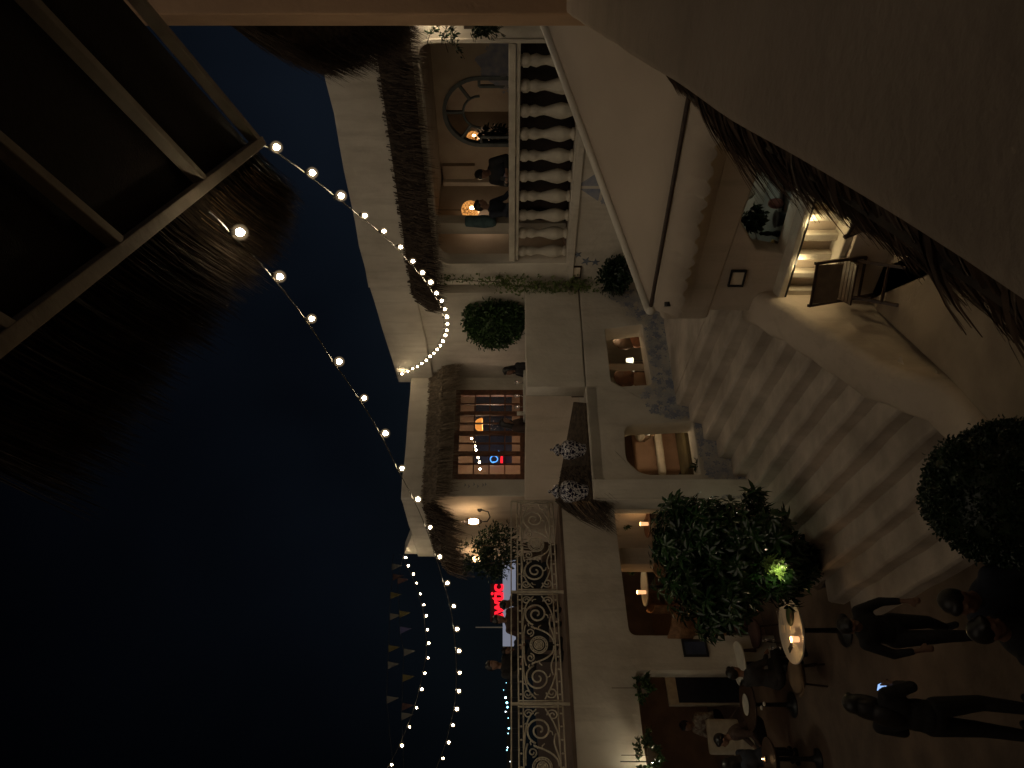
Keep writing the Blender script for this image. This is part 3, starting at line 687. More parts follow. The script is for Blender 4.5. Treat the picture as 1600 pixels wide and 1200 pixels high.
mb = MB(); mb.prism([WW.P(-1,0,-.24),WW.P(WW.L-.05,0,-.24),WW.P(WW.L-.05,0,-2.6),WW.P(-1,0,-2.6)],6.4,6.5); mb.build('roof', M_wall, bldC)
p_ = px(752,664,15.9); lt = thing('dome_lamp','orange dome lamp glowing inside the wooden window','lamp',p_)
mb = MB(); mb.lathe([(0,.15),(.06,.145),(.12,.10),(.155,.03),(.16,-.02),(.13,-.03),(0,-.03)],p_,20)
mb.build('lamp_shade', mat('orange_shade',(.8,.4,.1),.6,emit=(1.0,.36,.06),es=.95), lt, smooth=True)
mb = MB(); mb.tube([p_+Vector((0,0,.15)),Vector((p_.x,p_.y,5.9))],.006,6); mb.build('cord', M_black, lt)
point_light(lt, p_-Vector((0,0,.25)), 20, (1,.70,.48), .12)
M_blue = mat('blue_neon',(.1,.3,.9),.5,emit=(.10,.42,1.0),es=1.6)
nn = thing('neon_sign','small blue and red neon sign glowing deep inside the wooden window','neon sign',IB.P(IB.uz(780,719)[0],4.5,.1))
nu,nz = IB.uz(772,720); mb = MB(); pts = []
mb.tube([IB.P(nu+.10*math.cos(a)*(1-.10*a/3),nz+.09*math.sin(a),.1) for a in [k*.35 for k in range(20)]],.014,6)
mb.tube([IB.P(nu-.12,nz+.12,.1),IB.P(nu-.20,nz+.02,.1),IB.P(nu-.12,nz-.05,.1),IB.P(nu-.22,nz-.12,.1)],.014,6)
mb.build('blue_tubes', M_blue, nn); mb = MB(); mb.bar(IB.P(nu+.12,nz-.19,.1),IB.P(nu-.2,nz-.19,.1),.03,.06); mb.build('red_bar', M_red, nn)
mb = MB(); mb.bar(IB.P(nu+.1,nz,.04),IB.P(nu+.1,nz,.0),.02); mb.bar(IB.P(nu-.15,nz,.09),IB.P(nu-.15,nz,-.0),.02); mb.bar(IB.P(nu+.1,nz,.07),IB.P(nu-.2,nz,.07),.012,.012); mb.build('bracket', M_black, nn)
sl = thing('reflected_string_lights','short row of tiny white bulbs imitating string light reflections in the wooden window','string lights',px(745,690,16))  # bulbs set behind the panes in place of reflections of the strings
sp_pts = [px(x,y,16.2) for x,y in ((737,685),(741,692),(742,697),(744,703),(747,715),(749,722),(750,733))]
mb = MB(); mb.tube(sp_pts,.004,5); mb.build('wire', M_black, sl)
for p in sp_pts: mb = MB(); mb.ell(p,.022,8,6); mb.build('bulb', M_bulb, sl, smooth=True, origin=p)
# walls beyond the corner
W5.panel('side_wall', rect(.02,0,W5.L,6.5), [], M_wall2, bldC, bevel=.01)
W5.panel('side_roof_band', wob(rect(0.02,6.38,W5.L+.05,6.80),.03,.4,8), [], M_wall, bldC, out=.07, thick=.34, bevel=.03)
# gentle swell of plaster on the side roof
def sp(x,y,Y): return px(x,y,Y)
mb = MB(); mb.prism([W5.P(1.9,0,.02),W5.P(W5.L,0,.02),W5.P(W5.L,0,-.28),W5.P(1.9,0,-.28)],6.78,[6.80,7.12,7.12,6.80]); mb.build('side_roof_upstand', M_wall, bldC, bevel=.02)
th = MB()
def eave_slab(mb,w_,a,b,z0,z1,o0,o1):
    mb.add([w_.P(a,z0,o0),w_.P(b,z0,o0),w_.P(b,z1,o1),w_.P(a,z1,o1),w_.P(a,z0-.1,o0),w_.P(b,z0-.1,o0),w_.P(b,z1-.08,o1-.1),w_.P(a,z1-.08,o1-.1)],[(0,1,2,3),(4,7,6,5),(0,4,5,1),(3,2,6,7),(0,3,7,4),(1,5,6,2)])
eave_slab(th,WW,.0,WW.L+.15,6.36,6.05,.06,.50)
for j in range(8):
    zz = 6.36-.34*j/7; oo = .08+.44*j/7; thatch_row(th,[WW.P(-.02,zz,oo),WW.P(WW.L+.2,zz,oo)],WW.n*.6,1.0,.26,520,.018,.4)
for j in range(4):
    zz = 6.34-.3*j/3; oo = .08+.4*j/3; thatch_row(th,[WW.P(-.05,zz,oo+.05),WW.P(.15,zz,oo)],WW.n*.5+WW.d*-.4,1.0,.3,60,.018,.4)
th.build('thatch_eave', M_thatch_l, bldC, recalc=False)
th = MB(); eave_slab(th,W5,-.05,W5.L,6.36,6.02,.06,.45)
for j in range(6):
    zz = 6.36-.34*j/5; oo = .08+.4*j/5; thatch_row(th,[W5.P(-.1,zz,oo),W5.P(W5.L,zz,oo)],W5.n*.5,1.0,.3,420,.018,.4)
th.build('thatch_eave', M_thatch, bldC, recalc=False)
# lanterns
def lantern(x,y,wall,lab,out=.28,power=3.6,vis=True):
    u,z = wall.uz(x,y,out); p = wall.P(u,z,out); t = thing('wall_lantern', lab, 'wall lantern', wall.P(u,z-.2,0), 'lanterns on the side wall')
    mb = MB(); mb.tube([wall.P(u,z-.10,.0),wall.P(u,z-.30,.06),wall.P(u,z-.34,.18),wall.P(u,z-.28,out),wall.P(u,z-.16,out)],.014,8)
    mb.lathe([(.05,0),(.05,.02)],wall.P(u,z-.12,.01),12,axis=Matrix.Rotation(R(90),3,'X')); mb.build('bracket', M_black, t, smooth=False)
    mb = MB(); mb.lathe([(0,-.19),(.03,-.18),(.055,-.13),(.075,-.12),(.075,-.105),(0,-.105)],p,16)
    mb.lathe([(0,.105),(.085,.105),(.075,.13),(.04,.18),(.018,.20),(.012,.25),(0,.26)],p,16)
    for k in range(6): a = k*math.pi/3; v = Vector((math.cos(a)*.072,math.sin(a)*.072,0)); mb.bar(p+v-Vector((0,0,.11)),p+v+Vector((0,0,.11)),.008)
    mb.build('cage', M_dwood, t)
    mb = MB(); mb.lathe([(.045,-.10),(.058,-.05),(.06,.05),(.045,.10)],p,16); mb.build('glowing_glass', M_lampw, t, smooth=True)
    point_light(t, p+Vector((0,0,.30)), power, (1,.70,.42), .03); point_light(t, p-Vector((0,0,.24)), power*.35, (1,.70,.42), .03)
lantern(740,815,W5,'lantern on a curved bracket, nearer the wooden window')
# second wall plane behind the corner
W6 = Wall((-4.03,16.9),(-3.3,18.8),.2); bldC_end = W6.panel('end_wall', rect(0.02,0,W6.L,6.3), [], M_wall2, bldC)
lantern(745,874,W5,'lantern at the far corner of the side wall, half hidden by the tree',out=.22,power=3.0)
# little plaster bird silhouettes beside the window
mb = MB()
for i,(x,y) in enumerate(((727,758),(733,760),(741,757),(747,760),(755,758),(759,757))):
    u,z = WW.uz(x,y); s_ = .045; mb.add([WW.P(u-s_,z+.02,.006+i*.001),WW.P(u,z-.015,.006+i*.001),WW.P(u+s_,z+.025,.006+i*.001),WW.P(u,z+.008,.006+i*.001)],[(0,1,2,3)])
tag(mb.build('painted_birds', M_star, recalc=False), 'row of tiny dark birds painted on the wall left of the wooden window', 'wall painting')

# ============================================================ TERRACE (parapets, ledge, floor)
ter = thing('terrace_parapet','plain white parapet of the dining terrace above the stairs wall','parapet',(.9,11.9,3.4))
uc = W2.uz(860,605)[0]
W2.panel('front_parapet', wob(rect(0.02,3.40,uc,4.34),.015,.5,4), [], M_wall, ter, bevel=.02, thick=.26)
e = W2.P(uc,0); mb = MB(); mb.prism([e-W2.n*.262, e-W2.n*.262-W2.d*.2, RP.P(-.02,0)-W2.d*.2, RP.P(-.02,0)],3.4,4.335); mb.build('return_parapet', M_wall, ter)
RP.panel('rear_parapet', wob(rect(0.0,3.3,RP.L,4.33),.012,.5,6), [], M_wall2, ter, bevel=.02)
mb = MB(); mb.prism([W2.P(.1,0,-.3),W2.P(uc,0,-.3),RP.P(0,0,-.21),RP.P(RP.L,0,-.21),WW.P(WW.L,0,0.01),WW.P(0,0,0.01),R1.P(.3,0,.01)],3.35,3.6); mb.build('terrace_floor', M_floor, ter)
# ledge on top of the stairs wall
# ============================================================ STAIRS WALL
bldS = thing('stairs_wall','white lower wall with two openings and a blue painted band along the stairs','wall',(0,11.3,0))
# hole A (trapezoid) and hole B (rounded)
hA = [W2.uz(945,514),W2.uz(1003,507),W2.uz(1018,601),W2.uz(966,604),W2.uz(955,598)]
hB = [W2.uz(975,664),W2.uz(1082,659),W2.uz(1094,741),W2.uz(1000,742),W2.uz(978,722)]
hBr = rounded(hB,[.16,.03,.03,.22,.18]); hAr = rounded(hA,[.03,.03,.05,.08,.08])
W2.panel('wall', wob(rect(-.05,0,W2.L,3.385),.006,.6,3), [hAr,hBr], M_wall, bldS, bevel=.012, thick=.34)
pass
mb = MB(); mb.prism([W2.P(uc-.02,0,-.0),W2.P(W2.L,0,0),RP.P(RP.L,0,0.0),RP.P(0,0,0.0)],3.22,3.40); mb.build('ledge', M_wall, bldS, bevel=.012)
# left return of this wall, running back
mb = MB(); a = W2.P(W2.L-.01,0,-.01); b = W3.P(.05,0,0); sdv = Vector((.28,.03,0)); mb.prism([a,b,b+sdv,a+sdv],0,3.38); mb.build('return_wall', M_wall, bldS)
# mural of blue flowers following the stairs
mb = MB(); mb2 = MB(); cnt = 0
band = [(960,455,990,1015),(960,500,1010,1030),(1020,600,1005,1070),(1050,640,1030,1085),(1085,690,1080,1135),(1120,720,1100,1160),(1160,760,1120,1200)]
stops = [(455,950,1015),(500,1000,1040),(550,1012,1058),(600,1018,1072),(620,1010,1080),(645,1022,1100),(670,1088,1120),(700,1098,1140),(735,1108,1165),(770,1130,1190),(785,1140,1200)]
def band_at(y):
    for (a,x0,x1),(b,x2,x3) in zip(stops,stops[1:]):
        if a <= y <= b: t = (y-a)/(b-a); return x0+(x2-x0)*t, x1+(x3-x1)*t
    return stops[-1][1:]
base = []
for k in range(1500):
    y = random.uniform(452,784); x0,x1 = band_at(y); tt = random.betavariate(1.6,1.1); x = x0-8+(x1-x0+12)*tt
    u,z = W2.uz(x,y)
    if u > W2.L-.03 or u < .03: continue
    def inside(poly,u,z):
        c = False; n = len(poly)
        for i in range(n):
            a,b = poly[i],poly[i-1]
            if (a[1] > z) != (b[1] > z) and u < (b[0]-a[0])*(z-a[1])/(b[1]-a[1])+a[0]: c = not c
        return c
    r = random.uniform(.03,.075)
    if any(inside(hh,u+du,z+dz) for hh in (hA,hB) for du in (-r,0,r) for dz in (-r,0,r)): continue
    if u+r > W2.L: continue
    (mural_blob)(W2, mb2 if k%3 else mb, u, z, r, .004+.000012*k)
mb2.build('painted_band', M_mural2, bldS, recalc=False); mb.build('painted_flowers', M_mural, bldS, recalc=False)
# ============================================================ thatched ledge cover and ginger jars
tl = thing('thatched_ledge_roof','low brown thatch roof on the ledge behind the porcelain jars, its brushy end hanging over the corner','thatch roof',(-1.4,11,3.4))
mb = MB()
pa = W2.P(W2.uz(905,625)[0]-.0,3.42,-.02); 
fr_ = [W2.P(W2.uz(912,628)[0],3.43,-.03), W2.P(W2.L+.02,3.44,-.02)]
bk_ = [px(896,628,fr_[0].y+.25), px(868,783,fr_[1].y+1.1)]
mb.add([fr_[0],fr_[1],bk_[1],bk_[0]]+[v-Vector((0,0,.035)) for v in (fr_[0],fr_[1],bk_[1],bk_[0])],[(0,1,2,3),(7,6,5,4),(0,4,5,1),(1,5,6,2),(2,6,7,3),(3,7,4,0)])
mb.build('thatch_sheet', M_thatch, tl)
mb = MB()
end_a = fr_[1]; end_b = bk_[1]
tipv = px(938,835,10.6)
for k in range(1500):
    t = random.random(); s_ = random.random(); p = end_a.lerp(end_b,t)+(fr_[0].lerp(bk_[0],t)-end_a.lerp(end_b,t))*s_*.35+Vector((0,0,.01))
    d = (W2.d*.55+Vector((0,-.05,0))).normalized(); 
    mb.strand(p, d+Vector((random.gauss(0,.06),random.gauss(0,.05),random.gauss(-.25-.35*t,.05))), (0,0,-.35-.35*t), random.uniform(.35,.62), .014)
mb.build('thatch_brush', M_thatch, tl, recalc=False)
mb = MB()
for k in range(60):
    t = random.random()*.5; p = end_a.lerp(end_b,t)+Vector((0,0,.02)); mb.strand(p,(W2.d*.5+Vector((random.gauss(0,.05),random.gauss(0,.05),-.25-.2*random.random()))),(0,0,-.3),random.uniform(.35,.5),.008)
mb.build('loose_straw', M_straw, tl, recalc=False)
jprof = [(r_*(1.42 if z_ < .60 else 1.15),z_) for r_,z_ in [(0,0),(.075,0),(.085,.012),(.082,.05),(.10,.14),(.128,.25),(.138,.34),(.125,.42),(.085,.47),(.062,.49),(.062,.51),(.082,.52),(.088,.54),(.075,.58),(.045,.62),(.02,.635),(.016,.65),(.028,.668),(.022,.69),(0,.70)]]
def jar(x,y,H_,lab,out):
    u,_ = W2.uz(x,y,out); p = W2.P(u,3.445,out); t = thing('ginger_jar', lab, 'jar', p, 'porcelain jars on the ledge')
    k = H_/.70; body = jprof[:11]; lid = jprof[11:]
    b_ = MB(); b_.lathe([(r*k,z*k) for r,z in body]+[(0,.51*k)], p, 28); b_.build('jar_body', M_jar, t, smooth=True)
    b_ = MB(); b_.lathe([(.0,.511*k)]+[(r*k,z*k) for r,z in lid], p, 28); b_.build('lid', M_jar, t, smooth=True)
jar(922,703,.55,'blue and white lidded ginger jar on the ledge, nearer the stairs landing', -.14)
jar(928,768,.60,'blue and white lidded ginger jar on the ledge, beside the brushy thatch end', -.14)

# ============================================================ LEFT ARCADE + BALCONY
bldL = thing('arcade_building','white arcade wing with open dining room below and balcony floor above','building',(-4.5,12.3,0))
def w3u(y): return W3.uz(1000,y)[0]
zt1 = W3.uz(955,790)[1]; zt2 = W3.uz(982,985)[1]; zt3 = W3.uz(991,1052)[1]
zt = 2.52
o1 = rounded([(w3u(789),.02),(w3u(993),.02),(w3u(993),zt),(w3u(789),zt)],[0,0,.14,.05]); o2 = rounded([(w3u(1047),.02),(W3.L-.4,.02),(W3.L-.4,zt-.02),(w3u(1047),zt-.02)],[0,0,.1,.12])
def notch(u0,u1,zt_,r0,r1): return [(u0,0)]+rounded([(u0,0),(u0,zt_),(u1,zt_),(u1,0)],[0,r0,r1,0])[1:-1]+[(u1,0)]
W3.panel('wall', [(0,0)]+notch(w3u(789),w3u(993),zt,.05,.16)+notch(w3u(1047),W3.L-.4,zt-.02,.12,.1)+[(W3.L,0),(W3.L,3.56),(0,3.56)], [], M_wall, bldL)
mb = MB(); a = w3u(842); b = w3u(868); mb.prism([W3.P(a,0,-.31),W3.P(b,0,-.31),W3.P(b,0,-.62),W3.P(a,0,-.62)],0,2.72); mb.build('inner_pillar', M_wall2, bldL, bevel=.02)
D3 = 5.2
mb = MB(); mb.prism([W3.P(0,0,-.0),W3.P(W3.L,0,-.0),W3.P(W3.L,0,-D3),W3.P(0,0,-D3)],3.565,3.62); mb.build('balcony_floor', M_floor, bldL)
mb = MB(); mb.prism([W3.P(0,0,-.31),W3.P(W3.L,0,-.31),W3.P(W3.L,0,-D3),W3.P(0,0,-D3)],2.95,3.1); mb.build('lower_ceiling', M_inwall, bldL)
for off in (-.75,-1.35): mb = MB(); mb.bar(W3.P(0.3,2.72,off),W3.P(W3.L,2.72,off),.10,.13); mb.build('ceiling_beam', M_bal, bldL, bevel=.01)
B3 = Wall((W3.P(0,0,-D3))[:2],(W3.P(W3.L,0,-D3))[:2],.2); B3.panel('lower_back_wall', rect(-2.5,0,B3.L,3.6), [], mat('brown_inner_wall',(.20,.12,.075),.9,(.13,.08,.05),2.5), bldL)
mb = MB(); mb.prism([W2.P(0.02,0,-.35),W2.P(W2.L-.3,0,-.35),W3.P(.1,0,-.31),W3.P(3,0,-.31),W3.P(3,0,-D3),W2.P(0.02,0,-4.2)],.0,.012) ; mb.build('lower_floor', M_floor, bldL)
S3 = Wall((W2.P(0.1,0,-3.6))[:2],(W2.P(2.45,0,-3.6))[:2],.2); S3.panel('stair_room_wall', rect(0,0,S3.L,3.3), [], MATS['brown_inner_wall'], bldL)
mb = MB(); mb.prism([W2.P(0.02,0,-.35),W2.P(W2.L-.3,0,-.35),W2.P(2.45,0,-3.6),W2.P(.02,0,-3.6)],3.0,3.15); mb.build('stair_room_ceiling', M_inwall, bldL)
mb = MB(); mb.prism([W2.P(0.02,0,-.35),W2.P(W2.L-.3,0,-.35),W2.P(2.45,0,-3.6),W2.P(.02,0,-3.6)],.5,.75); mb.build('stair_room_floor', M_floor, bldL)

mb = MB(); mb.prism([W3.P(.1,0,-.7),W3.P(w3u(1010),0,-.7),W3.P(w3u(1010)-2.2,0,-D3),W3.P(-.8,0,-D3)],.0,1.0); mb.build('raised_inner_floor', mat('inner_wood_floor',(.30,.18,.10),.6,(.18,.10,.055),5,stretch=(1,5,1)), bldL)
# iron railing with scrolls
rail = thing('iron_balcony_railing','cream wrought iron railing of scrolls and medallions along the balcony','railing',W3.P(3,3.6,-.06))
z0r = 3.74; z1r = 4.58; 
posts = [W3.uz(840,y,-.03)[0] for y in (784,925,1100,1300)]
pw = posts[2]-posts[1]
mb = MB(); mb.bar(W3.P(posts[0],z1r,-.03),W3.P(W3.L,z1r,-.03),.045,.022); mb.build('top_rail', M_iron, rail)
for u in posts: 
    mb = MB(); mb.bar(W3.P(u,3.62,-.03),W3.P(u,z1r-.005,-.03),.04,.04,up=tuple(W3.n)); mb.build('post', M_iron, rail)
def spiral(c, r0, r1, a0, turns, n=26, sg=1): 
    out = []
    for i in range(n+1):
        t = i/n; a = a0+sg*turns*2*math.pi*t; r = r0+(r1-r0)*t; out.append((c[0]+r*math.cos(a), c[1]+r*math.sin(a)))
    return out
def bez(p0,p1,p2,p3,n=14):
    return [tuple((1-t)**3*a+3*(1-t)**2*t*b+3*(1-t)*t*t*c+t**3*d for a,b,c,d in zip(p0,p1,p2,p3)) for t in [i/n for i in range(n+1)]]
def scroll_panel(u0,u1):
    W_ = u1-u0; zb0,zb1 = 3.74,4.46; H_ = zb1-zb0; um = W_/2; zm = H_/2
    mb = MB(); org = W3.P(u0,zb0,-.03)
    def tb(pts,r=.009): mb.tube([W3.P(u0+a,zb0+b,-.03) for a,b in pts], r*1.35, 5)
    e_ = .05
    for zz in (0,.075,H_-.075,H_+.0): tb([(e_*.5,zz),(W_-e_*.5,zz)],.010)
    for uu in (e_,W_-e_): tb([(uu,0),(uu,H_)],.010)
    for i in range(9):
        uu = e_+(W_-2*e_)*(i+.5)/9
        for zz in (.037,H_-.037): mb.ell(W3.P(u0+uu,zb0+zz,-.03),(.017,.017,.022),8,6)
    c = (um,zm)
    for r in (.21,.17,.115,.075,.035): tb([(c[0]+r*H_*math.cos(a),c[1]+r*H_*math.sin(a)) for a in [k*math.pi/12 for k in range(25)]],.008)
    for k in range(16):
        a = k*math.pi/8; tb([(c[0]+.17*H_*math.cos(a),c[1]+.17*H_*math.sin(a)),(c[0]+.21*H_*math.cos(a),c[1]+.21*H_*math.sin(a))],.007)
    for k in range(4): a = k*math.pi/2+.78; tb([(c[0],c[1]),(c[0]+.115*H_*math.cos(a),c[1]+.115*H_*math.sin(a))],.007)
    for s_ in (-1,1):
        cx = um+s_*W_*.30; lo,hi = .08,H_-.08
        def m_(pts): return [(um+s_*(a-0),b) for a,b in pts]
        X = W_/2-e_; 
        tb(m_(spiral((X*.60,zm*1.08),.30*H_,.035*H_,math.pi*.9,1.9,40,-1)),.012)
        tb(m_(bez((.02,lo+.02),(X*.18,lo+.02),(X*.28,zm*.7),(X*.34,zm*1.35))),.011)
        tb(m_(bez((.03,hi-.02),(X*.14,hi-.03),(X*.25,hi-.01),(X*.38,zm*1.62))),.011)
        tb(m_(bez((X*.10,lo+.01),(X*.3,lo+.02),(X*.33,zm*.6),(X*.55,lo+.05))),.010)
        tb(m_(spiral((X*.86,lo+.09),.095,.02,math.pi*.5,1.5,22,-1)),.009)
        tb(m_(spiral((X*.88,hi-.075),.08,.018,-math.pi*.5,1.5,22,1)),.009)
        tb(m_(spiral((X*.24,hi-.13),.075,.02,math.pi,1.3,20,1)),.009)
        tb(m_(bez((X*.3,hi),(X*.5,hi-.02),(X*.8,hi+.0),(X*.96,zm*1.2))),.010)
        tb(m_(bez((X*.35,lo),(X*.6,lo+.0),(X*.75,lo+.08),(X*.97,zm*.8))),.010)
        for (lx,lz,a) in ((.30,.62,.5),(.38,.42,2.2),(.70,.85,1.2),(.52,.18,.2),(.9,.55,1.7),(.45,.78,2.6)):
            q = (X*lx,lo+(hi-lo)*lz); tb(m_([q,(q[0]+.05*math.cos(a),q[1]+.05*math.sin(a)),(q[0]+.085*math.cos(a+.4),q[1]+.085*math.sin(a+.4))]),.008)
    return mb.build('scroll_panel', M_iron, rail, smooth=True, origin=org)
p1 = scroll_panel(posts[1],posts[2])
w01 = posts[1]-posts[0]
for i,(ua,ub) in enumerate(((posts[0],posts[1]),(posts[2],posts[3]))):
    c = p1.copy(); COL.objects.link(c); c.parent = rail
    k = (ub-ua)/pw; c.matrix_basis = Matrix.Translation(W3.P(ua,3.74,-.03)-wloc(rail))@Matrix(((W3.d.x*W3.d.x*(k-1)+1, W3.d.x*W3.d.y*(k-1),0,0),(W3.d.x*W3.d.y*(k-1),W3.d.y*W3.d.y*(k-1)+1,0,0),(0,0,1,0),(0,0,0,1)))
if posts[3] < W3.L: pass
# people on the balcony
fb = 3.63
def bal(x,y,Y): p = px(x,y,Y); return Vector((p.x,p.y,fb))
person('person in black hunched at the balcony rail, hiding the end of the red sign', bal(800,922,14.6), R(-40), pose='sit', height=1.62, lean=R(30), head=(R(12),0), arms=seatarms)
person('person in dark brown reaching one arm down beside the pale lit panel on the balcony', bal(800,972,14.0), R(30), pose='sit', height=1.72, top=M_clothb, lean=R(16), arms=[((-.30,-.14,.22),(-.42,-.34,.02)),((.24,-.1,.2),(.2,-.3,.1))], head=(R(8),R(20)))
person('person with short hair sitting upright at the left of the balcony against the sky', bal(800,1043,13.4), R(60), pose='sit', height=1.82, top=M_clothk, lean=R(4), arms=seatarms, head=(0,R(-10)))
person('person with dark hair bowed low at the balcony rail next to the upright one', bal(800,1015,13.7), R(10), pose='sit', height=1.45, top=M_clothn, lean=R(12), arms=seatarms)
# diners on the terrace
def tp(x,y,Y): p = px(x,y,Y); return Vector((p.x,p.y,3.6))
person('person in black with long dark hair dining beside the round bush on the terrace', tp(800,572,13.9), R(-60), pose='sit', height=1.46, long_hair=True, lean=R(10), arms=seatarms)
person('person with dark hair dining with back to the wooden window', tp(800,672,14.0), R(70), pose='sit', height=1.56, long_hair=True, lean=R(14), arms=seatarms, top=M_clothb)
def tbl_glass(p, t=None, r=.03, h_=.14):
    mb = MB(); mb.lathe([(.0,0),(r,0),(r*.25,.01),(r*.16,h_*.45),(r*.7,h_*.6),(r,h_*.8),(r*.9,h_)],p,12); return mb
dt = thing('terrace_table','dining table set with glasses between the two terrace diners','table',tp(800,620,13.9))
q = tp(800,620,13.9); mb = MB(); mb.box(q+Vector((0,0,.72)),(.9,.6,.04),rz=R(20)); mb.build('tabletop', M_white, dt, bevel=.01)
mb = MB(); mb.lathe([(.25,0),(.25,.02),(.04,.05),(.035,.69),(.12,.70)],q,14); mb.build('leg', M_black, dt)
for i,(dx,dy) in enumerate(((-.2,.05),(.02,-.12),(.28,-.05))):
    mb = tbl_glass(q+Vector((dx,dy,.742)),r=.035,h_=.17); tag(mb.build('wine_glass', M_glassc, smooth=True),('wine glass on the terrace table, nearest the white cup','wine glass in the middle of the terrace table','wine glass on the terrace table, nearest the black-haired diner by the bush')[i],'wine glass','wine glasses on the terrace table')
mb = MB(); mb.lathe([(0,0),(.04,0),(.042,.12),(.04,.125),(.0,.125)],q+Vector((-.32,-.12,.742)),14); tag(mb.build('white_cup', M_white, smooth=True),'white cup at the left end of the terrace table','cup')
# red sign, panel, far lights
def far_text(txt, x, y0, y1, Y):
    cu = bpy.data.curves.new('t','FONT'); cu.body = txt; cu.extrude = .05; cu.offset = .018; cu.size = 1.0; cu.space_character = .95
    o = bpy.data.objects.new('t',cu); COL.objects.link(o); dg = bpy.context.evaluated_depsgraph_get(); dg.update()
    me = bpy.data.meshes.new_from_object(o.evaluated_get(dg)); bpy.data.objects.remove(o)
    co = np.empty(len(me.vertices)*3); me.vertices.foreach_get('co',co); co = co.reshape(-1,3)
    p0 = px(x,y0,Y); p1 = px(x,y1,Y); s_ = (p1.x-p0.x)/(co[:,0].max()-co[:,0].min())
    me.transform(Matrix.Translation(p0)@Matrix.Scale(s_,4)@Matrix.Rotation(R(90),4,'X')@Matrix.Translation((-co[:,0].min(),0,0))); return me
YS = 60
sg = thing('shop_sign','red glowing shop sign far beyond the balcony, above a pale lit panel','sign',px(800,945,YS))
me = far_text('awtic', 786, 971, 913, YS); link_mesh('letters', me, M_red, sg)
mb = MB(); mb.prism([px(0,972,YS+.3)[:2],px(0,912,YS+.3)[:2],px(0,912,YS+.6)[:2],px(0,972,YS+.6)[:2]],px(787,0,YS).z,px(766,0,YS).z); mb.build('sign_board', mat('dark_red_board',(.03,.004,.006),.7), sg)
mb = MB()
mb.prism([px(0,1010,YS)[:2],px(0,868,YS)[:2],px(0,868,YS+2)[:2],px(0,1010,YS+2)[:2]],px(806,0,YS).z,px(785.5,0,YS).z)
lb = mb.build('lit_shopfront', M_panelw, recalc=True); mb = MB(); mb.prism([px(0,1012,YS+.1)[:2],px(0,866,YS+.1)[:2],px(0,866,YS+2.1)[:2],px(0,1012,YS+2.1)[:2]],0,px(806,0,YS).z); mb.build('dark_base', M_dark, lb); tag(lb,'low pale lit shopfront far beyond the balcony under the red sign','shopfront')
mb = MB(); mb.tube([Vector((px(0,980,70).x,70,0)),Vector((px(0,980,70).x,70,px(743,0,70).z))],[.10,.05],6); tag(mb.build('flag_pole', M_tube),'thin pale pole standing far off beside the red sign','pole')
hl = MB(); n_ = 60; pts_ = []
for i in range(n_+1):
    xx = -320+640*i/n_; pts_.append((xx, 6.5+3.5*noise.noise(Vector((xx*.01,0,3)))+1.0*noise.noise(Vector((xx*.06,0,3)))))
hv = []; hf = []
for xx,zz in pts_: hv += [(xx,400,-2),(xx,400,zz),(xx,460,-2)]
for i in range(n_): hf += [(3*i,3*i+3,3*i+4,3*i+1),(3*i+1,3*i+4,3*i+5,3*i+2)]
hl.add(hv,hf); tag(hl.build('hills', M_dark, recalc=True), kind='structure')
cl_ = [(786,1026,1),(787,1078,0),(791,1067,0),(790,1090,1.1),(792,1098,1.4),(793,1105,1.1),(790,1112,.5),(795,1138,1.2),(794,1146,.5),(793,1168,.7),(792,1172,.7),(794,1122,.4),(797,1190,.4)]
M_teall = mat('far_street_light',(1,1,1),.5,emit=(.30,.75,.95),es=5.0); M_tealb = mat('far_street_light_white',(1,1,1),.5,emit=(.75,.9,1.0),es=6.0)
ORD = {j:w_ for j,w_ in zip(sorted(range(1,len(cl_)),key=lambda q:cl_[q][1]),('nearest','second','third','fourth','fifth','sixth','seventh','eighth','ninth','tenth','eleventh','last and farthest'))}
for i,(x,y,s_) in enumerate(cl_):
    p = px(x,y,150+7*i); t = thing('street_light', 'far street light, %s from the upright person on the balcony' % ORD[i] if i > 0 else 'bright far street light on the horizon between the seated people on the balcony','street light',Vector((p.x,p.y,0)),'far street lights on the horizon' if i > 0 else None)
    mb = MB(); mb.tube([Vector((p.x,p.y,0)),p+Vector((0,0,.2))],.09,6); mb.build('pole', M_black, t)
    mb = MB(); mb.ell(p,.10+.13*s_,8,6); mb.build('lamp', M_tealb if i%3 == 0 else M_teall, t, smooth=True)
# dark garden tree behind the balcony beside the lanterns
tt = thing('garden_tree','dark leafy tree beside the far lantern behind the iron railing','tree',(-3.7,15.0,3.6))
c_ = px(778,862,15.0); mb = MB(); foliage(mb,c_,(.62,.5,.50),1500,.09,.045); foliage(mb,c_+Vector((-.1,.1,.45)),(.4,.4,.35),500,.09,.045); mb.build('crown', M_leafd, tt, recalc=False)
mb = MB(); b0 = Vector((c_.x,c_.y,3.62))
for k in range(6): a = k*1.05; mb.tube([b0,b0+Vector((.05*math.cos(a),.05*math.sin(a),.35)),c_+Vector((.4*math.cos(a),.35*math.sin(a),.1+.05*k))],[.035,.025,.008],6)
mb.build('trunk', M_bark, tt)
mb = MB(); mb.lathe([(.16,0),(.22,.3),(.24,.32),(.2,.33),(0,.3)],Vector((c_.x,c_.y,3.62)),16); mb.build('pot', M_pot, tt, smooth=True)
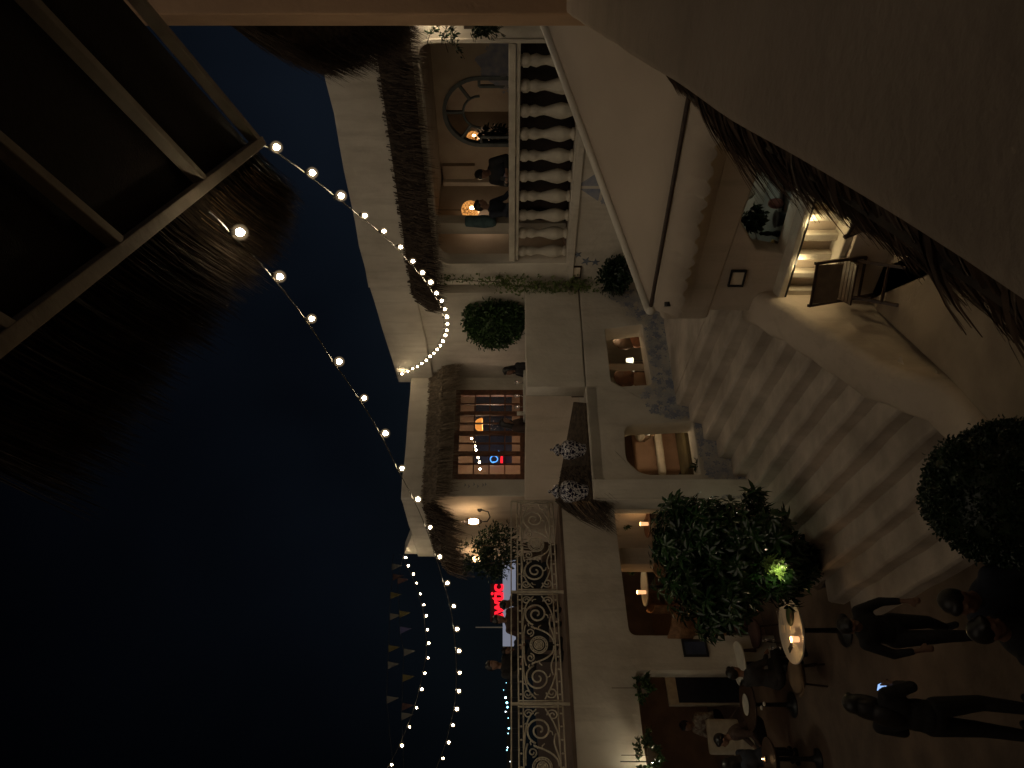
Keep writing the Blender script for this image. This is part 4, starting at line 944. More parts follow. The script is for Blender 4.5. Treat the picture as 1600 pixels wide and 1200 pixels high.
# terrace round bush
tb_ = thing('round_bush','dense round green bush in a pot behind the terrace parapet','bush',(0.6,13.1,3.6))
c_ = px(772,505,13.2); mb = MB(); foliage(mb,c_,(.46,.42,.60),6000,.07,.045,hollow=.6,cl=500,droop=0,nz=.2,sc_=.14); mb.ell(c_,(.30,.28,.42),14,10); mb.build('foliage', M_leaf, tb_, recalc=False)
mb = MB(); mb.tube([Vector((c_.x,c_.y,3.9)),c_],[.04,.03],8); mb.build('stem', M_bark, tb_)
mb = MB(); mb.lathe([(.18,0),(.24,.3),(.26,.32),(.22,.33),(0,.3)],Vector((c_.x,c_.y,3.61)),18); mb.build('pot', M_pot, tb_, smooth=True)
# vine down the corner
vn = thing('climbing_vine','yellow-green vine trailing down the corner from the thatch to the leafy plant','vine',F1.P(F1.L-.15,2.4,.05))
path = [(688,436),(700,436),(725,437),(752,440),(775,440),(790,443),(812,447),(838,449),(862,452),(880,450),(898,447),(918,452),(934,452)]
pp = [F1.hit(x,min(y,441.0),.04) if y < 440 else px(x,y,F1.hit(x,440,.04).y-.05) for x,y in path]
mb = MB(); mb.tube(pp,.008,5); mb.build('stem', M_bark, vn)
mb = MB()
for i in range(len(pp)-1):
    x = path[i][0]; dens = 26 if x < 770 else (85 if x < 905 else 24); sp_ = .045 if x < 770 else .085
    for k in range(dens):
        q = pp[i].lerp(pp[i+1],random.random())+Vector((random.gauss(0,sp_),random.uniform(-.08,.0),random.gauss(0,.04)))
        mb.leaf(q,(random.gauss(0,1),random.gauss(-.4,.6),random.gauss(-.4,.6)),(0,-.5,1),random.uniform(.04,.085),.035)
mb.build('leaves', M_leafy, vn, recalc=False)
# leafy plant on the wall foot
lp_ = thing('wall_plant','dark bushy plant in a hanging pot at the foot of the vine beside the awning','plant',px(985,428,12.1))
c_ = px(962,430,12.1); mb = MB(); foliage(mb,c_,(.34,.26,.27),2600,.07,.045,hollow=.4,cl=120); mb.build('foliage', M_leafd, lp_, recalc=False)
mb = MB(); mb.lathe([(.0,-.28),(.13,-.28),(.19,-.05),(.2,.0),(.15,.0),(0,-.02)],c_,16); mb.build('pot', M_blueframe, lp_, smooth=True)
mb = MB(); mb.bar(c_-Vector((0,0,.15)),c_-F1.n*.6-Vector((0,0,.15)),.02); mb.build('bracket', M_black, lp_)
# hanging planter at the right of the balustraded wall
hp = thing('hanging_planter','trailing leafy stems hanging in front of the lit wall beside the near column','hanging plant',F1.P(F1.uz(700,10)[0],4.6,.1))
mb = MB(); ms = MB()
for (x0,y0,x1,y1,nl) in ((712,28,668,66,32),(712,28,726,92,52),(712,24,700,82,30),(760,26,745,62,26),(760,26,775,60,26),(760,28,790,56,16),(745,24,738,44,20)):
    a = F1.hit(x0,y0,.22); b = F1.hit(x1,y1,.16); m_ = a.lerp(b,.5)+Vector((0,-.05,.12)); pts_ = [Vector(bez(a,m_,m_,b,10)[i]) for i in range(11)]
    ms.tube(pts_,.005,5)
    for k in range(nl):
        t = random.random(); q = pts_[min(10,int(t*10))]+Vector((random.gauss(0,.02),random.gauss(0,.02),random.gauss(0,.02)))
        mb.leaf(q,(random.gauss(0,1),random.gauss(0,1),random.gauss(0,1)),(0,0,1),random.uniform(.05,.09),.035)
c_ = F1.hit(764,28,.2); foliage(mb,c_,(.2,.2,.22),350,.08,.035)
mb.build('leaves', M_leafd, hp, recalc=False); ms.build('stem', M_bark, hp)
pc = F1.P(F1.uz(715,8)[0],F1.uz(735,8)[1],.18); mb = MB(); mb.box(pc,(.34,.22,.16),rz=math.atan2(F1.d.y,F1.d.x)); mb.build('planter_box', M_pot, hp, bevel=.01)
mb = MB(); mb.bar(pc-Vector((0,0,.05)),pc-F1.n*.2-Vector((0,0,.05)),.03); mb.build('bracket', M_black, hp)
# potted ficus plants inside the balustraded room
for (x,y,Y,r,lab) in ((752,258,14.6,.28,'leafy indoor plant standing behind the person with the phone'),(745,298,14.7,.24,'leafy indoor plant between the two people behind the balustrade'),(770,212,14.0,.26,'dark leafy indoor plant inside the big arched window, under the globe lamp')):
    c_ = px(x,y,Y); t = thing('indoor_plant',lab,'plant',Vector((c_.x,c_.y,FZ)),'plants in the balustraded room'); mb = MB(); foliage(mb,c_,(r,r,r*1.2),520,.09,.045); mb.build('foliage', M_leafd, t, recalc=False)
    mb = MB(); mb.tube([Vector((c_.x,c_.y,FZ+.2)),c_],.02,6); mb.build('stem', M_bark, t); mb = MB(); mb.lathe([(.12,0),(.17,.25),(.18,.27),(.14,.28),(0,.26)],Vector((c_.x,c_.y,FZ)),14); mb.build('pot', M_pot, t, smooth=True)

# ============================================================ STAIRS
av = Vector((.853,.522,0)).normalized(); tv = Vector((-av.y,av.x,0))
S0,RUN,RISE,NST = 2.18,.3015,.1667,12
NP = [Vector(v) for v in ((-1.9,4.30,0),(-.90,5.66,0),(-.22,6.64,0),(-.07,7.13,0),(.504,7.877,0),(.836,8.43,0),(1.08,8.89,0),(1.7,9.8,0))]
def near_pt(s):
    for a,b in zip(NP,NP[1:]):
        sa,sb = a.dot(av),b.dot(av)
        if s <= sb or b is NP[-1]: return a.lerp(b,(s-sa)/(sb-sa))
def far_pt(s):
    p = W2.P(0,0,.0); d = W2.d; return p+d*((s-p.dot(av))/d.dot(av))
st = thing('staircase','broad worn plaster staircase fanning down from the landing to the courtyard','stairs',(-.8,8.5,0))
mb = MB()
for i in range(NST):
    s0 = S0+RUN*i; s1 = S0+RUN*(i+1)+ (.35 if i < NST-1 else 0); z = RISE*(i+1)
    n0,n1 = near_pt(s0),near_pt(s1); f0,f1 = far_pt(max(s0,0)),far_pt(s1)
    if s0 < 3.7: f0 = n0+tv*(4.1+.1*i)
    if s1 < 3.7: f1 = n1+tv*(4.1+.1*i)
    n0 = n0-tv*.16; n1 = n1-tv*.16
    K = 16; front = [n0.lerp(f0,k/K)+av*(.030*noise.noise(Vector((k*.55,i*3.1,2)))) for k in range(K+1)]
    # cross-section rounded nosing swept along the tread
    prof_ = [(-.034,-.20),(-.030,-.160),(-.010,-.05),(-.012,-.034),(.0,-.024),(.004,-.008),(.018,.0),(.024,.0),(RUN*.55,-.008),(RUN-.02,-.012),(RUN+.14,-.01)]
    vs = []; 
    for k,p in enumerate(front):
        wz = .012*noise.noise(Vector((k*.7,i*1.7,5)))
        for (a,b) in prof_: vs.append(p+av*a+Vector((0,0,z+b+wz)))
    m_ = len(prof_); fs = [(k*m_+j,k*m_+j+1,(k+1)*m_+j+1,(k+1)*m_+j) for k in range(K) for j in range(m_-1)]
    mb.add(vs,fs)
me_ = mb.build('steps', M_step, st, smooth=True)
# landing
mb = MB(); sL = S0+RUN*NST
mb.prism([near_pt(sL-.1),Vector((3.0,8.9,0)),F1.P(2.2,0),W2.P(0,0),far_pt(sL-.1)],0,2.0); mb.build('landing', M_step, st)
# solid mass beneath
mb = MB(); mb.prism([near_pt(S0+.35),near_pt(sL),far_pt(sL),far_pt(4.0),near_pt(S0+.35)+tv*4.0],-.05,[.0,1.62,1.62,.6,.0]); mb.build('stair_mass', M_step, st)
# kerb wall on the right of the stairs
mb = MB(); K = 22; vs = []
for k in range(K+1):
    s_ = S0-.6+(5.12-S0+.6)*k/K; p = near_pt(s_); z = max(.70,RISE*max(0,(s_-S0)/RUN)+.20); nrm = Vector((.82,-.57,0))
    wv = .05*noise.noise(Vector((s_*2.2,1,1))); ins = -.10+.02*math.sin((s_-S0)/RUN*2*math.pi)
    sec = [(ins,-.75),(ins,-.05),(ins+.05,.0),(.10,.03),(.26+wv,.02),(.33+wv,-.02),(.35+wv,-.08),(.36+wv,-2.4)]
    for a,b in sec: vs.append(p+nrm*a+Vector((0,0,max(-.02,z+b))))
m_ = len(sec); mb.add(vs,[(k*m_+j,k*m_+j+1,(k+1)*m_+j+1,(k+1)*m_+j) for k in range(K) for j in range(m_-1)]+[tuple(range(m_)),tuple(K*m_+j for j in range(m_-1,-1,-1))])
mb.build('kerb', M_wall2, st, smooth=True)

# ============================================================ BAR BOOTH under the awning
bar_ = thing('bar_booth','plastered bar front under the awning with a serving opening and a framed notice','bar',(2,8.4,0))
B1 = Wall((.855,8.31),(3.03,6.37),.25)
z_c = 1.56
hk = [B1.uz(1204,398),B1.uz(1182,390),B1.uz(1158,348),B1.uz(1163,325),B1.uz(1152,285),B1.uz(1150,240),(B1.L-.15,B1.uz(1150,240)[1]),(B1.L-.15,z_c+.03)]
hk[0] = (hk[0][0],z_c+.03)
B1.panel('front_wall', wob(rect(0,0,B1.L,2.83),.01,.5,3), [hk], M_wall2, bar_, bevel=.02)
mb = MB(); mb.prism([B1.P(-.12,0,.03),B1.P(B1.L,0,.03),B1.P(B1.L,0,-.6),B1.P(.05,0,-.9),B1.P(-.16,0,-.55)],[2.27,1.98,1.98,2.27,2.27],2.83); mb.build('fascia', M_wall2, bar_, bevel=.08, smooth=False)
mb = MB(); mb.bar(B1.P(.1,2.52,.033),B1.P(B1.L,2.42,.033),.012,.012); mb.build('fascia_groove', M_wall2, bar_)
# lit slatted shelf below the counter
mb = MB(); mb.bar(B1.P(-.02,z_c-.0,.09),B1.P(B1.L,z_c-.0,.09),.20,.07); mb.build('counter', M_bal, bar_, bevel=.02)
n_b = 9
for k in range(n_b):
    u = .10+.235*k; mb = MB(); mb.bar(B1.P(u,1.12,.07),B1.P(u,z_c-.04,.07),.085,.10,up=tuple(B1.n)); mb.build('slat', M_bal, bar_, bevel=.02)
mb = MB(); mb.bar(B1.P(-.02,1.08,.13),B1.P(B1.L,1.08,.13),.27,.08); mb.build('shelf', M_bal, bar_, bevel=.02)
mb = MB(); mb.bar(B1.P(-.02,.83,.16),B1.P(B1.L,.83,.16),.3,.42); mb.build('plinth', M_wall2, bar_, bevel=.02)
mb = MB(); mb.bar(B1.P(-.03,1.32,.19),B1.P(-.03,1.32,.01),.06,.42); mb.build('end_cheek', M_bal, bar_)
ls = thing('hidden_strip_lamp','warm strip lamp tucked under the bar counter, lighting the slats','lamp',B1.P(1,z_c-.1,.37))
mb = MB(); mb.bar(B1.P(.05,z_c-.045,.175),B1.P(B1.L,z_c-.045,.175),.02,.02); mb.build('strip', M_black, ls)
for k in range(5): point_light(ls, B1.P(.25+.5*k,z_c-.08,.19), 2.6, (1,.78,.42), .03)
# inside of the bar
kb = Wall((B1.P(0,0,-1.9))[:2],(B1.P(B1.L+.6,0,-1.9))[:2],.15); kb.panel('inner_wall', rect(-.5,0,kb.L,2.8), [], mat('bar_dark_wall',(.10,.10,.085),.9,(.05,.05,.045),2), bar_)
mb = MB(); mb.bar(B1.P(.35,1.49,-.75),B1.P(B1.L+.5,1.49,-.75),.85,.05); mb.build('work_surface', M_grey, bar_, bevel=.01)
mb = MB(); mb.bar(B1.P(1.0,1.525,-.55),B1.P(1.75,1.525,-1.0),.10,.02); mb.build('drip_tray', M_black, bar_)
mb = MB(); a = B1.hit(1168,300,-.6); dctx = [a+Vector((.5,-.1,-.02)),a+Vector((.12,.0,-.0)),a,a+Vector((-.02,.05,.10)),a+Vector((.0,.15,.35))]
mb.tube(dctx,.055,12); mb.ell(a,(.085,.085,.085)); mb.tube([a+Vector((0,-.02,.05)),a+Vector((0,-.03,.12))],.07,12); mb.build('duct', M_duct, bar_, smooth=True)
kl = thing('bar_lamp','cold lamp inside the bar opening, over the steel counter','lamp',B1.P(1.6,2.0,-.9))
mb = MB(); q = B1.P(1.5,2.25,-.8); mb.lathe([(.02,.12),(.03,.10),(.10,0),(.09,0),(0,.02)],q,16); mb.build('lamp_shade', M_duct, kl); mb = MB(); mb.ell(q-Vector((0,0,.01)),.03,10,8); mb.build('bulb', mat('cold_bulb',(1,1,1),.4,emit=(.8,.95,.8),es=10), kl, smooth=True)
point_light(kl, q-Vector((0,0,.08)), 4.0, (.82,.95,.78), .04)
bp2 = thing('bar_plant','black leafy plant silhouetted at the left side of the bar opening','plant',B1.P(.6,1.16,-.35))
c_ = B1.hit(1172,342,-.35); mb = MB(); foliage(mb,c_,(.13,.13,.17),340,.08,.045); mb.build('foliage', M_leafd, bp2, recalc=False)
mb = MB(); mb.lathe([(.06,0),(.09,.12),(.10,.13),(.07,.13),(0,.12)],Vector((c_.x,c_.y,1.516)),14); mb.build('pot', M_black, bp2)
pm = B1.hit(1205,365,-.45); pm.z = 1.518; mb = MB(); mb.lathe([(0,0),(.035,0),(.04,.03),(.022,.08),(.03,.14),(.018,.18),(.024,.21),(0,.23)],pm,14); tag(mb.build('pepper_mill', M_black, smooth=True),'black turned pepper mill on the steel counter in the bar opening','pepper mill')
bo = B1.hit(1200,383,-.4); bo.z = 1.518; mb = MB(); mb.lathe([(0,0),(.04,0),(.065,.05),(.07,.06),(.06,.06),(0,.03)],bo,14); tag(mb.build('brass_bowl', mat('brass',(.5,.34,.10),.35,metal=.8), smooth=True),'small brass bowl beside the pepper mill in the bar opening','bowl')
mb = MB(); q = B1.hit(1180,318,-.55); q.z = 1.518; mb.ell(q+Vector((0,0,.09)),(.06,.05,.09)); tag(mb.build('wrapped_bundle', mat('pink_cloth',(.40,.20,.20),.8)),'pinkish cloth bundle on the steel counter under the white duct','cloth bundle')
framed(B1, 1142,1160,421,446, 'dark framed notice on the brown bar wall, left of the bar opening', M_black)
# small twig decoration at the counter end
tw = B1.P(.03,z_c+.035,.12); mb = MB()
for k in range(16):
    a = random.uniform(-1,1); d = Vector((random.gauss(0,.3),random.gauss(0,.3),1)).normalized()*random.uniform(.08,.16); b = tw+Vector((random.gauss(0,.012),random.gauss(0,.012),0)); mb.tube([b,b+d*.6,b+d+Vector((random.gauss(0,.02),random.gauss(0,.02),0))],[.003,.003,.001],4)
    mb.ell(b+d,.007,6,5)
tag(mb.build('dry_twigs', M_dwood),'little bunch of dry twigs at the left end of the lit counter','dry twigs')

# ============================================================ AWNING
aw = thing('retractable_awning','cream canvas awning with scalloped valance sloping above the bar','awning',px(1020,485,9.5))
C_ = px(1016,484,8.08); Rr = px(848,26,7.8); S_ = px(1075,170,6.42)
S_.z = C_.z; dS = (S_-C_).normalized(); S_ = C_+dS*3.1
Rr2 = Rr+(S_-C_)*.55
N1,N2 = 14,10; vs = []
for i in range(N1+1):
    for j in range(N2+1):
        a,b = i/N1,j/N2; p = (C_.lerp(S_,a)).lerp(Rr.lerp(Rr2,a),b); p = p-Vector((0,0,.05*math.sin(math.pi*b)*math.sin(math.pi*min(1,a*1.5)))); vs.append(p)
mb = MB(); mb.add(vs,[(i*(N2+1)+j,(i+1)*(N2+1)+j,(i+1)*(N2+1)+j+1,i*(N2+1)+j+1) for i in range(N1) for j in range(N2)])
ob = mb.build('canopy', M_awn, aw, smooth=True); md = ob.modifiers.new('s','SOLIDIFY'); md.thickness = .006
mb = MB(); mb.tube([C_+Vector((0,0,.02)),Rr+Vector((0,0,.02))],.045,12); mb.ell(C_,.06,12,8); mb.build('side_tube', M_tube, aw, smooth=True)
mb = MB(); mb.tube([C_,S_],.022,10); mb.build('front_bar', M_dwood, aw)
mb = MB(); mb.tube([C_+Vector((.07,-.16,-.16)),C_+Vector((.02,-.16,-.16))],.035,12); mb.build('end_cap', M_black, aw)
mb = MB(); NV = 150; vs = []; off = Vector((dS.y,-dS.x,0)); off = off if off.y < 0 else -off
for k in range(NV+1):
    u = 3.1*k/NV; dz = .25+.055*abs(math.sin(math.pi*u/.17))-.01*noise.noise(Vector((u*2,0,0))); wv = .014*math.sin(u*9)+.01*noise.noise(Vector((u*4,3,0)))
    p = C_+dS*u; vs += [p+Vector((0,0,-.03))+off*.012, p+Vector((0,0,-.03-dz*.5))+off*(.05+wv), p+Vector((0,0,-dz-.03))+off*(.15+wv*2)]
mb.add(vs,[(3*k+j,3*k+3+j,3*k+4+j,3*k+1+j) for k in range(NV) for j in range(2)])
ob = mb.build('valance', M_awn, aw, smooth=True); md = ob.modifiers.new('s','SOLIDIFY'); md.thickness = .004

# ============================================================ FOLDING CHAIR
def folding_chair(p, rz, lab):
    t = thing('folding_chair', lab, 'folding chair', p); Q = Matrix.Rotation(rz,3,'Z'); W_ = lambda v: Q@Vector(v)+Vector(p)
    for sx in (-.22,.22):
        mb = MB(); mb.bar(W_((sx,-.26,0)),W_((sx,.18,.88)),.028,.035); mb.build('rear_leg', M_dwood, t)
        mb = MB(); mb.bar(W_((sx*.88,.26,0)),W_((sx*.88,-.20,.46)),.028,.035); mb.build('front_leg', M_dwood, t)
    mb = MB()
    for k in range(6): mb.bar(W_((-.21,-.20+.075*k,.46)),W_((.21,-.20+.075*k,.46)),.06,.018)
    mb.build('seat', M_dwood, t)
    mb = MB()
    mb.add([W_((-.2,.085,.56)),W_((.2,.085,.56)),W_((.2,.16,.84)),W_((-.2,.16,.84)),W_((-.2,.10,.56)),W_((.2,.10,.56)),W_((.2,.175,.84)),W_((-.2,.175,.84))],[(0,1,2,3),(7,6,5,4),(0,4,5,1),(1,5,6,2),(2,6,7,3),(3,7,4,0)]); mb.build('backrest', mat('tan_canvas',(.24,.18,.12),.85,(.18,.13,.09),9), t)
    for a_,b_ in (((-.22,-.14,.22),(.22,-.14,.22)),((-.2,.15,.12),(.2,.15,.12)),((-.22,.18,.86),(.22,.18,.86))): mb = MB(); mb.bar(W_(a_),W_(b_),.022); mb.build('crossbar', M_dwood, t)
    return t
fc = on_z(1392,452,.0); fcp = px(1385,448,8.0); folding_chair(Vector((1.08,7.42,.635)), R(158), 'dark folding chair with cloth back beside the lit bar slats')
folding_chair(Vector((1.62,6.45,.635)), R(120), 'dark folding chair almost hidden by the near thatch fringe, right of the bar slats')
# patio side wall glow plate? none. floor sheet of the patio
mb = MB(); mb.prism([near_pt(S0-.9)+Vector((.3,-.2,0)),near_pt(S0+.3)+Vector((.3,-.2,0)),near_pt(3.3)+Vector((.3,-.2,0)),near_pt(4.5)+Vector((.3,-.2,0)),near_pt(5.4)+Vector((.2,-.15,0)),B1.P(.1,0,.05),B1.P(B1.L,0,.05),Vector((4.2,5.2,0)),Vector((1.5,2.0,0))],.0,.63); tag(mb.build('patio_floor', mat('patio_cement',(.34,.27,.20),.85,(.24,.19,.145),2.5,.4,12)), kind='structure')

# ============================================================ NEAR PARAPET, COLUMN AND THATCH SKIRT
ed = Vector((.497,.867,0)).normalized(); en = Vector((-ed.y,ed.x,0))     # outward (left)
ZP = EYE-.45
E0 = on_z(1600,500,ZP); E1 = on_z(890,25,ZP)
pa_ = thing('terrace_edge_parapet','broad brown plaster parapet running from the lower right corner past the near column','parapet',E0.lerp(E1,.5)-Vector((0,0,1)))
N = 90; a0 = E0-ed*2.2; Lp = 11.0; vs = []
for k in range(N+1):
    p = a0+ed*(Lp*k/N); wv = .008*noise.noise(p*1.7); wz = .004*noise.noise(p*2.5)
    for (o_,z_) in ((.0,-4.15),(.0,-.30),(.0,-.030),(-.008,-.010),(-.03,.0),(-.30,.0),(-.62,.0),(-.65,-.02),(-.66,-1.0)): vs.append(p+en*(o_+(wv if z_ > -1 else 0))+Vector((0,0,z_+(wz if z_ > -.05 else 0))))
m_ = 9; mb = MB(); mb.add(vs,[(k*m_+j,k*m_+j+1,(k+1)*m_+j+1,(k+1)*m_+j) for k in range(N) for j in range(m_-1)]); mb.build('wall', M_near, pa_, smooth=True)
# column standing on the parapet
M_colm = mat('column_plaster', (0.44,0.28,0.17), 0.9, (0.36,0.225,0.14), 2.2, 0.4, 18, thr=(0.3,0.8))
cl0 = px(885,23,5.67)
cN = thing('near_column','warm brown plastered column at the right, standing on the parapet','column',Vector((cl0.x+.3,cl0.y+.1,ZP)))
mb = MB(); mb.prism([Vector((cl0.x,cl0.y,0)),Vector((cl0.x+.75,cl0.y-.1,0)),Vector((cl0.x+.9,cl0.y+.45,0)),Vector((cl0.x+.16,cl0.y+.5,0))],ZP-.6,9.2); mb.build('shaft', M_colm, cN, bevel=.03)
# thatch skirt fixed under the parapet edge
sk = thing('thatch_skirt','dark dry thatch fringe hanging below the near parapet edge','thatch fringe',E0)
mb = MB(); sA = on_z(1026,120,ZP)
p0 = sA; pE = a0+ed*.4; Ls = (p0-pE).length
cl_rng = {}
for k in range(9500):
    s_ = Ls*random.random(); p = p0-ed*s_; row = random.random()
    cid = (int(s_*22+row*1.5), int(row*3))
    if cid not in cl_rng: cl_rng[cid] = (random.gauss(0,.22), random.uniform(.6,1.08), random.uniform(-.15,.25))
    lean_,ll,dr = cl_rng[cid]
    p = p+en*(-.02+.03*row)+Vector((0,0,-.018-.06*row)); c2 = noise.noise(Vector((s_*2.3,0,9)))
    L_ = (.185*ll+.06*c2)*random.uniform(.45,1.1)*min(1,.25+s_*1.2)*min(1,.34+.34*p.y)
    d = en*(.95+.15*random.random())+Vector((0,0,-.28-.45*row-dr))+ed*(-.10+random.gauss(0,.07)+lean_)
    mb.strand(p, d, (random.gauss(0,.05),random.gauss(0,.05),-.35), max(.03,L_), random.uniform(.003,.009), 4)
mb.build('straw', mat('brown_dry_thatch',(.17,.11,.072),.75,(.06,.04,.027),14), sk, recalc=False)
mb = MB()
for k in range(260):
    s_ = Ls*random.random(); p = p0-ed*s_+en*.0+Vector((0,0,-.06)); mb.strand(p,en*.8+Vector((0,0,-.6))+ed*random.gauss(-.1,.2),(0,0,-.3),.2*min(1,.3+s_),.004,4)
mb.build('loose_straw', M_thatch_l, sk, recalc=False)
mb = MB(); mb.bar(p0-ed*.25+en*.012-Vector((0,0,.08)),pE+en*.012-Vector((0,0,.08)),.02,.08); mb.build('batten', M_thatch, sk)

# ============================================================ NEAR PERGOLA (thatched, seen from below)
HBZ = 8.6
HP = 1.5; K0 = Vector((378/F*4.17,4.17,EYE+HP)); ZK = EYE+HP
pe = thing('thatched_pergola','dark thatched pergola roof overhead with pale square beams','pergola',Vector((K0.x,K0.y,ZP)))
pd = Vector((.526,.85,0)).normalized(); pn = Vector((.85,-.526,0)).normalized(); SL = .34
upn = Vector((pn.x,pn.y,SL)).normalized(); nrm = pd.cross(upn).normalized()
def onp(x,y,dz=0.0): return on_plane(x,y,K0+Vector((0,0,dz)),nrm)
def beam(a,b,wd,ht,name): mb = MB(); mb.bar(a,b,wd,ht,up=tuple(nrm)); return mb.build(name, M_beam, pe, bevel=.006)
kc = onp(403,224); far_e = onp(-200,690)
beam(kc+(kc-far_e).normalized()*.03, far_e, .055,.07,'eave_beam')
r1 = onp(20,-150); beam(kc, kc+(onp(235,25)-kc)*1.8, .048,.06,'rafter')
a_ = onp(315,283); beam(a_, a_+(onp(72,30)-a_)*1.5, .045,.06,'rafter')
a_ = onp(183,380); beam(a_, a_+(onp(0,226)-a_)*1.6, .045,.06,'rafter')
a_ = onp(20,520); beam(a_, a_+(onp(-150,420)-a_)*1.6, .045,.06,'rafter')
# deck of thatch above the beams
g1 = onp(235,25); up_e = (g1-kc)
def lift(p,h=.055): return p-nrm*h if nrm.z < 0 else p+nrm*h
cA = kc; cB = kc+(g1-kc)*2.2; cC = far_e+(g1-kc)*2.2; cD = far_e
vsl = [lift(q) for q in (cA,cB,cC,cD)]+[lift(q,.22) for q in (cA,cB,cC,cD)]
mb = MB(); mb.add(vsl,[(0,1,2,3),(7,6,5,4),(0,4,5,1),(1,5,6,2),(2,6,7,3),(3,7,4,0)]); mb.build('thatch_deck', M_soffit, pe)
mb = MB(); outd = -Vector((pn.x,pn.y,0))
T_ = (far_e-kc).length; bd = (far_e-kc).normalized()
for k in range(11000):
    s_ = T_*random.random()*.92; lay = random.random()
    p = lift(kc+bd*s_, .03+.14*lay)+outd*random.uniform(-.02,.12)
    clump = noise.noise(Vector((s_*5,lay*2,1))); fade = min(1.0,.45+s_*1.6)
    d = outd*1.0+Vector((0,0,-.42-.15*random.random()))+bd*(-.35+random.gauss(0,.06)+.15*clump)
    mb.strand(p, d, (0,0,-.22), (.27+.12*clump+.16*random.random())*(.85+.15*fade), random.uniform(.004,.010), 4)
mb.build('thatch_fringe', M_thatch, pe, recalc=False)
mb = MB()
for k in range(260):
    s_ = random.uniform(.1,1.1); p = lift(kc+bd*s_,.03)+outd*random.uniform(.05,.3)-Vector((0,0,.05)); d = outd+Vector((0,0,-.5))+bd*(-.35+random.gauss(0,.1))
    mb.strand(p,d,(0,0,-.25),random.uniform(.15,.28),.004,4)
mb.build('loose_straw', M_straw, pe, recalc=False)
# posts of the pergola (outside the view, standing on the parapet line and terrace)
mb = MB(); q = cB; mb.bar(Vector((q.x,q.y,ZP)),Vector((q.x,q.y,q.z)),.1,.1); mb.build('post', M_beam, pe)
hb_ = thing('camera_side_blocker','tall unseen wall added behind the camera to block low light, outside the picture','building',(0,-1.6,0))  # added light blocker, darkens the near courtyard
mb = MB(); mb.prism([(-9,-1.9),(9,-1.9),(9,-1.6),(-9,-1.6)],0,HBZ); mb.build('wall', M_wall2, hb_)
hw = thing('courtyard_side_blocker','unseen wall added left of the courtyard to block side light, outside the picture','building',(-5.6,4,0))  # added out of view to cut light from the left
mb = MB(); mb.prism([(-7.5,9.3),(-7.8,9.3),(-4.5,-1.5),(-4.2,-1.5)],0,4.9); mb.build('wall', M_wall2, hw)
# ------------------------------------------------------------ far thatch roof at the upper right
tr = thing('thatched_hut_roof','dark thatch roof edge hanging beside the near column, above the white roof','thatch roof',px(500,60,7.2))
mb = MB(); ta = px(370,10,6.6); tb2 = px(560,108,8.2); tc2 = px(640,10,8.6); td = px(300,-80,6.6); te = px(700,-80,8.8)
edge = [px(378,30,6.6),px(430,70,7.0),px(490,92,7.4),px(560,72,7.9),px(625,30,8.4)]
mb = MB(); 
for i in range(4):
    a,b = edge[i],edge[i+1]; hi = Vector((5.2,6.8,7.6)); mb.add([a+Vector((.12,0,.10)),b+Vector((.12,0,.10)),hi,hi+Vector((0,0,.2)),a+Vector((.12,0,.25)),b+Vector((.12,0,.25))],[(0,1,2),(4,3,5),(0,4,5,1)])
for j in range(5): 
    for i in range(4):
        a,b = edge[i],edge[i+1]; thatch_row(mb,[a+Vector((.12-.02*j,0,.22-.05*j)),b+Vector((.12-.02*j,0,.22-.05*j))],Vector((-.75,.1,0)),.75,.28,300,.009,.35)
mb.build('thatch', M_thatch, tr, recalc=False)
mb = MB(); mb.tube([Vector((4.9,7.0,ZP)),Vector((5.0,6.95,7.5))],.06,10); mb.build('post', M_dwood, tr)

# ============================================================ STRING LIGHTS
def string(pts, lab, r=.019, extra=()):
    t = thing('string_lights', lab, 'string lights', pts[0], None)
    wp = [p+Vector((0,0,.055)) for p in ([*extra[:1]] if extra else [])]
    line = []; P_ = list(pts)
    if extra: P_ = [extra[0]]+P_+([extra[1]] if len(extra) > 1 else [])
    for i in range(len(P_)-1):
        a,b = P_[i],P_[i+1]
        for k in range(3): q = a.lerp(b,k/3); line.append(q+Vector((0,0,.05-.006*math.sin(math.pi*k/3))))
    line.append(P_[-1]+Vector((0,0,.05)))
    mb = MB(); mb.tube(line,.0045,5); mb.build('wire', mat('dull_wire',(.10,.085,.06),.5), t)
    first = None
    for i,p in enumerate(pts):
        if first is None:
            mb = MB(); mb.lathe([(0,-.045*r/.036),(r*.6,-.8*r),(r,-.1*r),(r*.85,.5*r),(r*.45,.95*r),(0,1.0*r)],p,14); first = mb.build('bulb', M_bulb, t, smooth=True, origin=p)
            mb = MB(); mb.lathe([(.014,.8*r),(.016,.05),(0,.055)],p,8); s0 = mb.build('socket', M_black, first)
            mb = MB(); mb.ell(p,r*2.2,16,10); g0 = mb.build('halo_shell', M_halo, first, smooth=True)  # shell added to imitate the glow around the bulb
        else:
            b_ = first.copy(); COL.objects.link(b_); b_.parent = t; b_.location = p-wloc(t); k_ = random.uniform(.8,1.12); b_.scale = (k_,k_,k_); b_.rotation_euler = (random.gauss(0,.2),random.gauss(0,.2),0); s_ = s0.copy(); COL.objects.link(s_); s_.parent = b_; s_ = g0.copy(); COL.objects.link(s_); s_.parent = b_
    return t
s1 = [(432,230),(488,270),(533,306),(570,337),(600,361),(626,386),(645,408),(660,426),(673,441),(682,458),(690,470),(695,483),(698,495),(699,506),(698,516),(696,524),(692,533),(688,540),(683,546),(678,552),(672,557),(666,563),(659,568),(652,573),(645,576),(637,580),(628,584)]
n = len(s1); string([px(x,y,4.45+(15.35-4.45)*(i/(n-1))**1.0) for i,(x,y) in enumerate(s1)], 'string of bulbs from the pergola corner, looping up to the white roof corner', extra=(kc,px(622,590,15.5)))
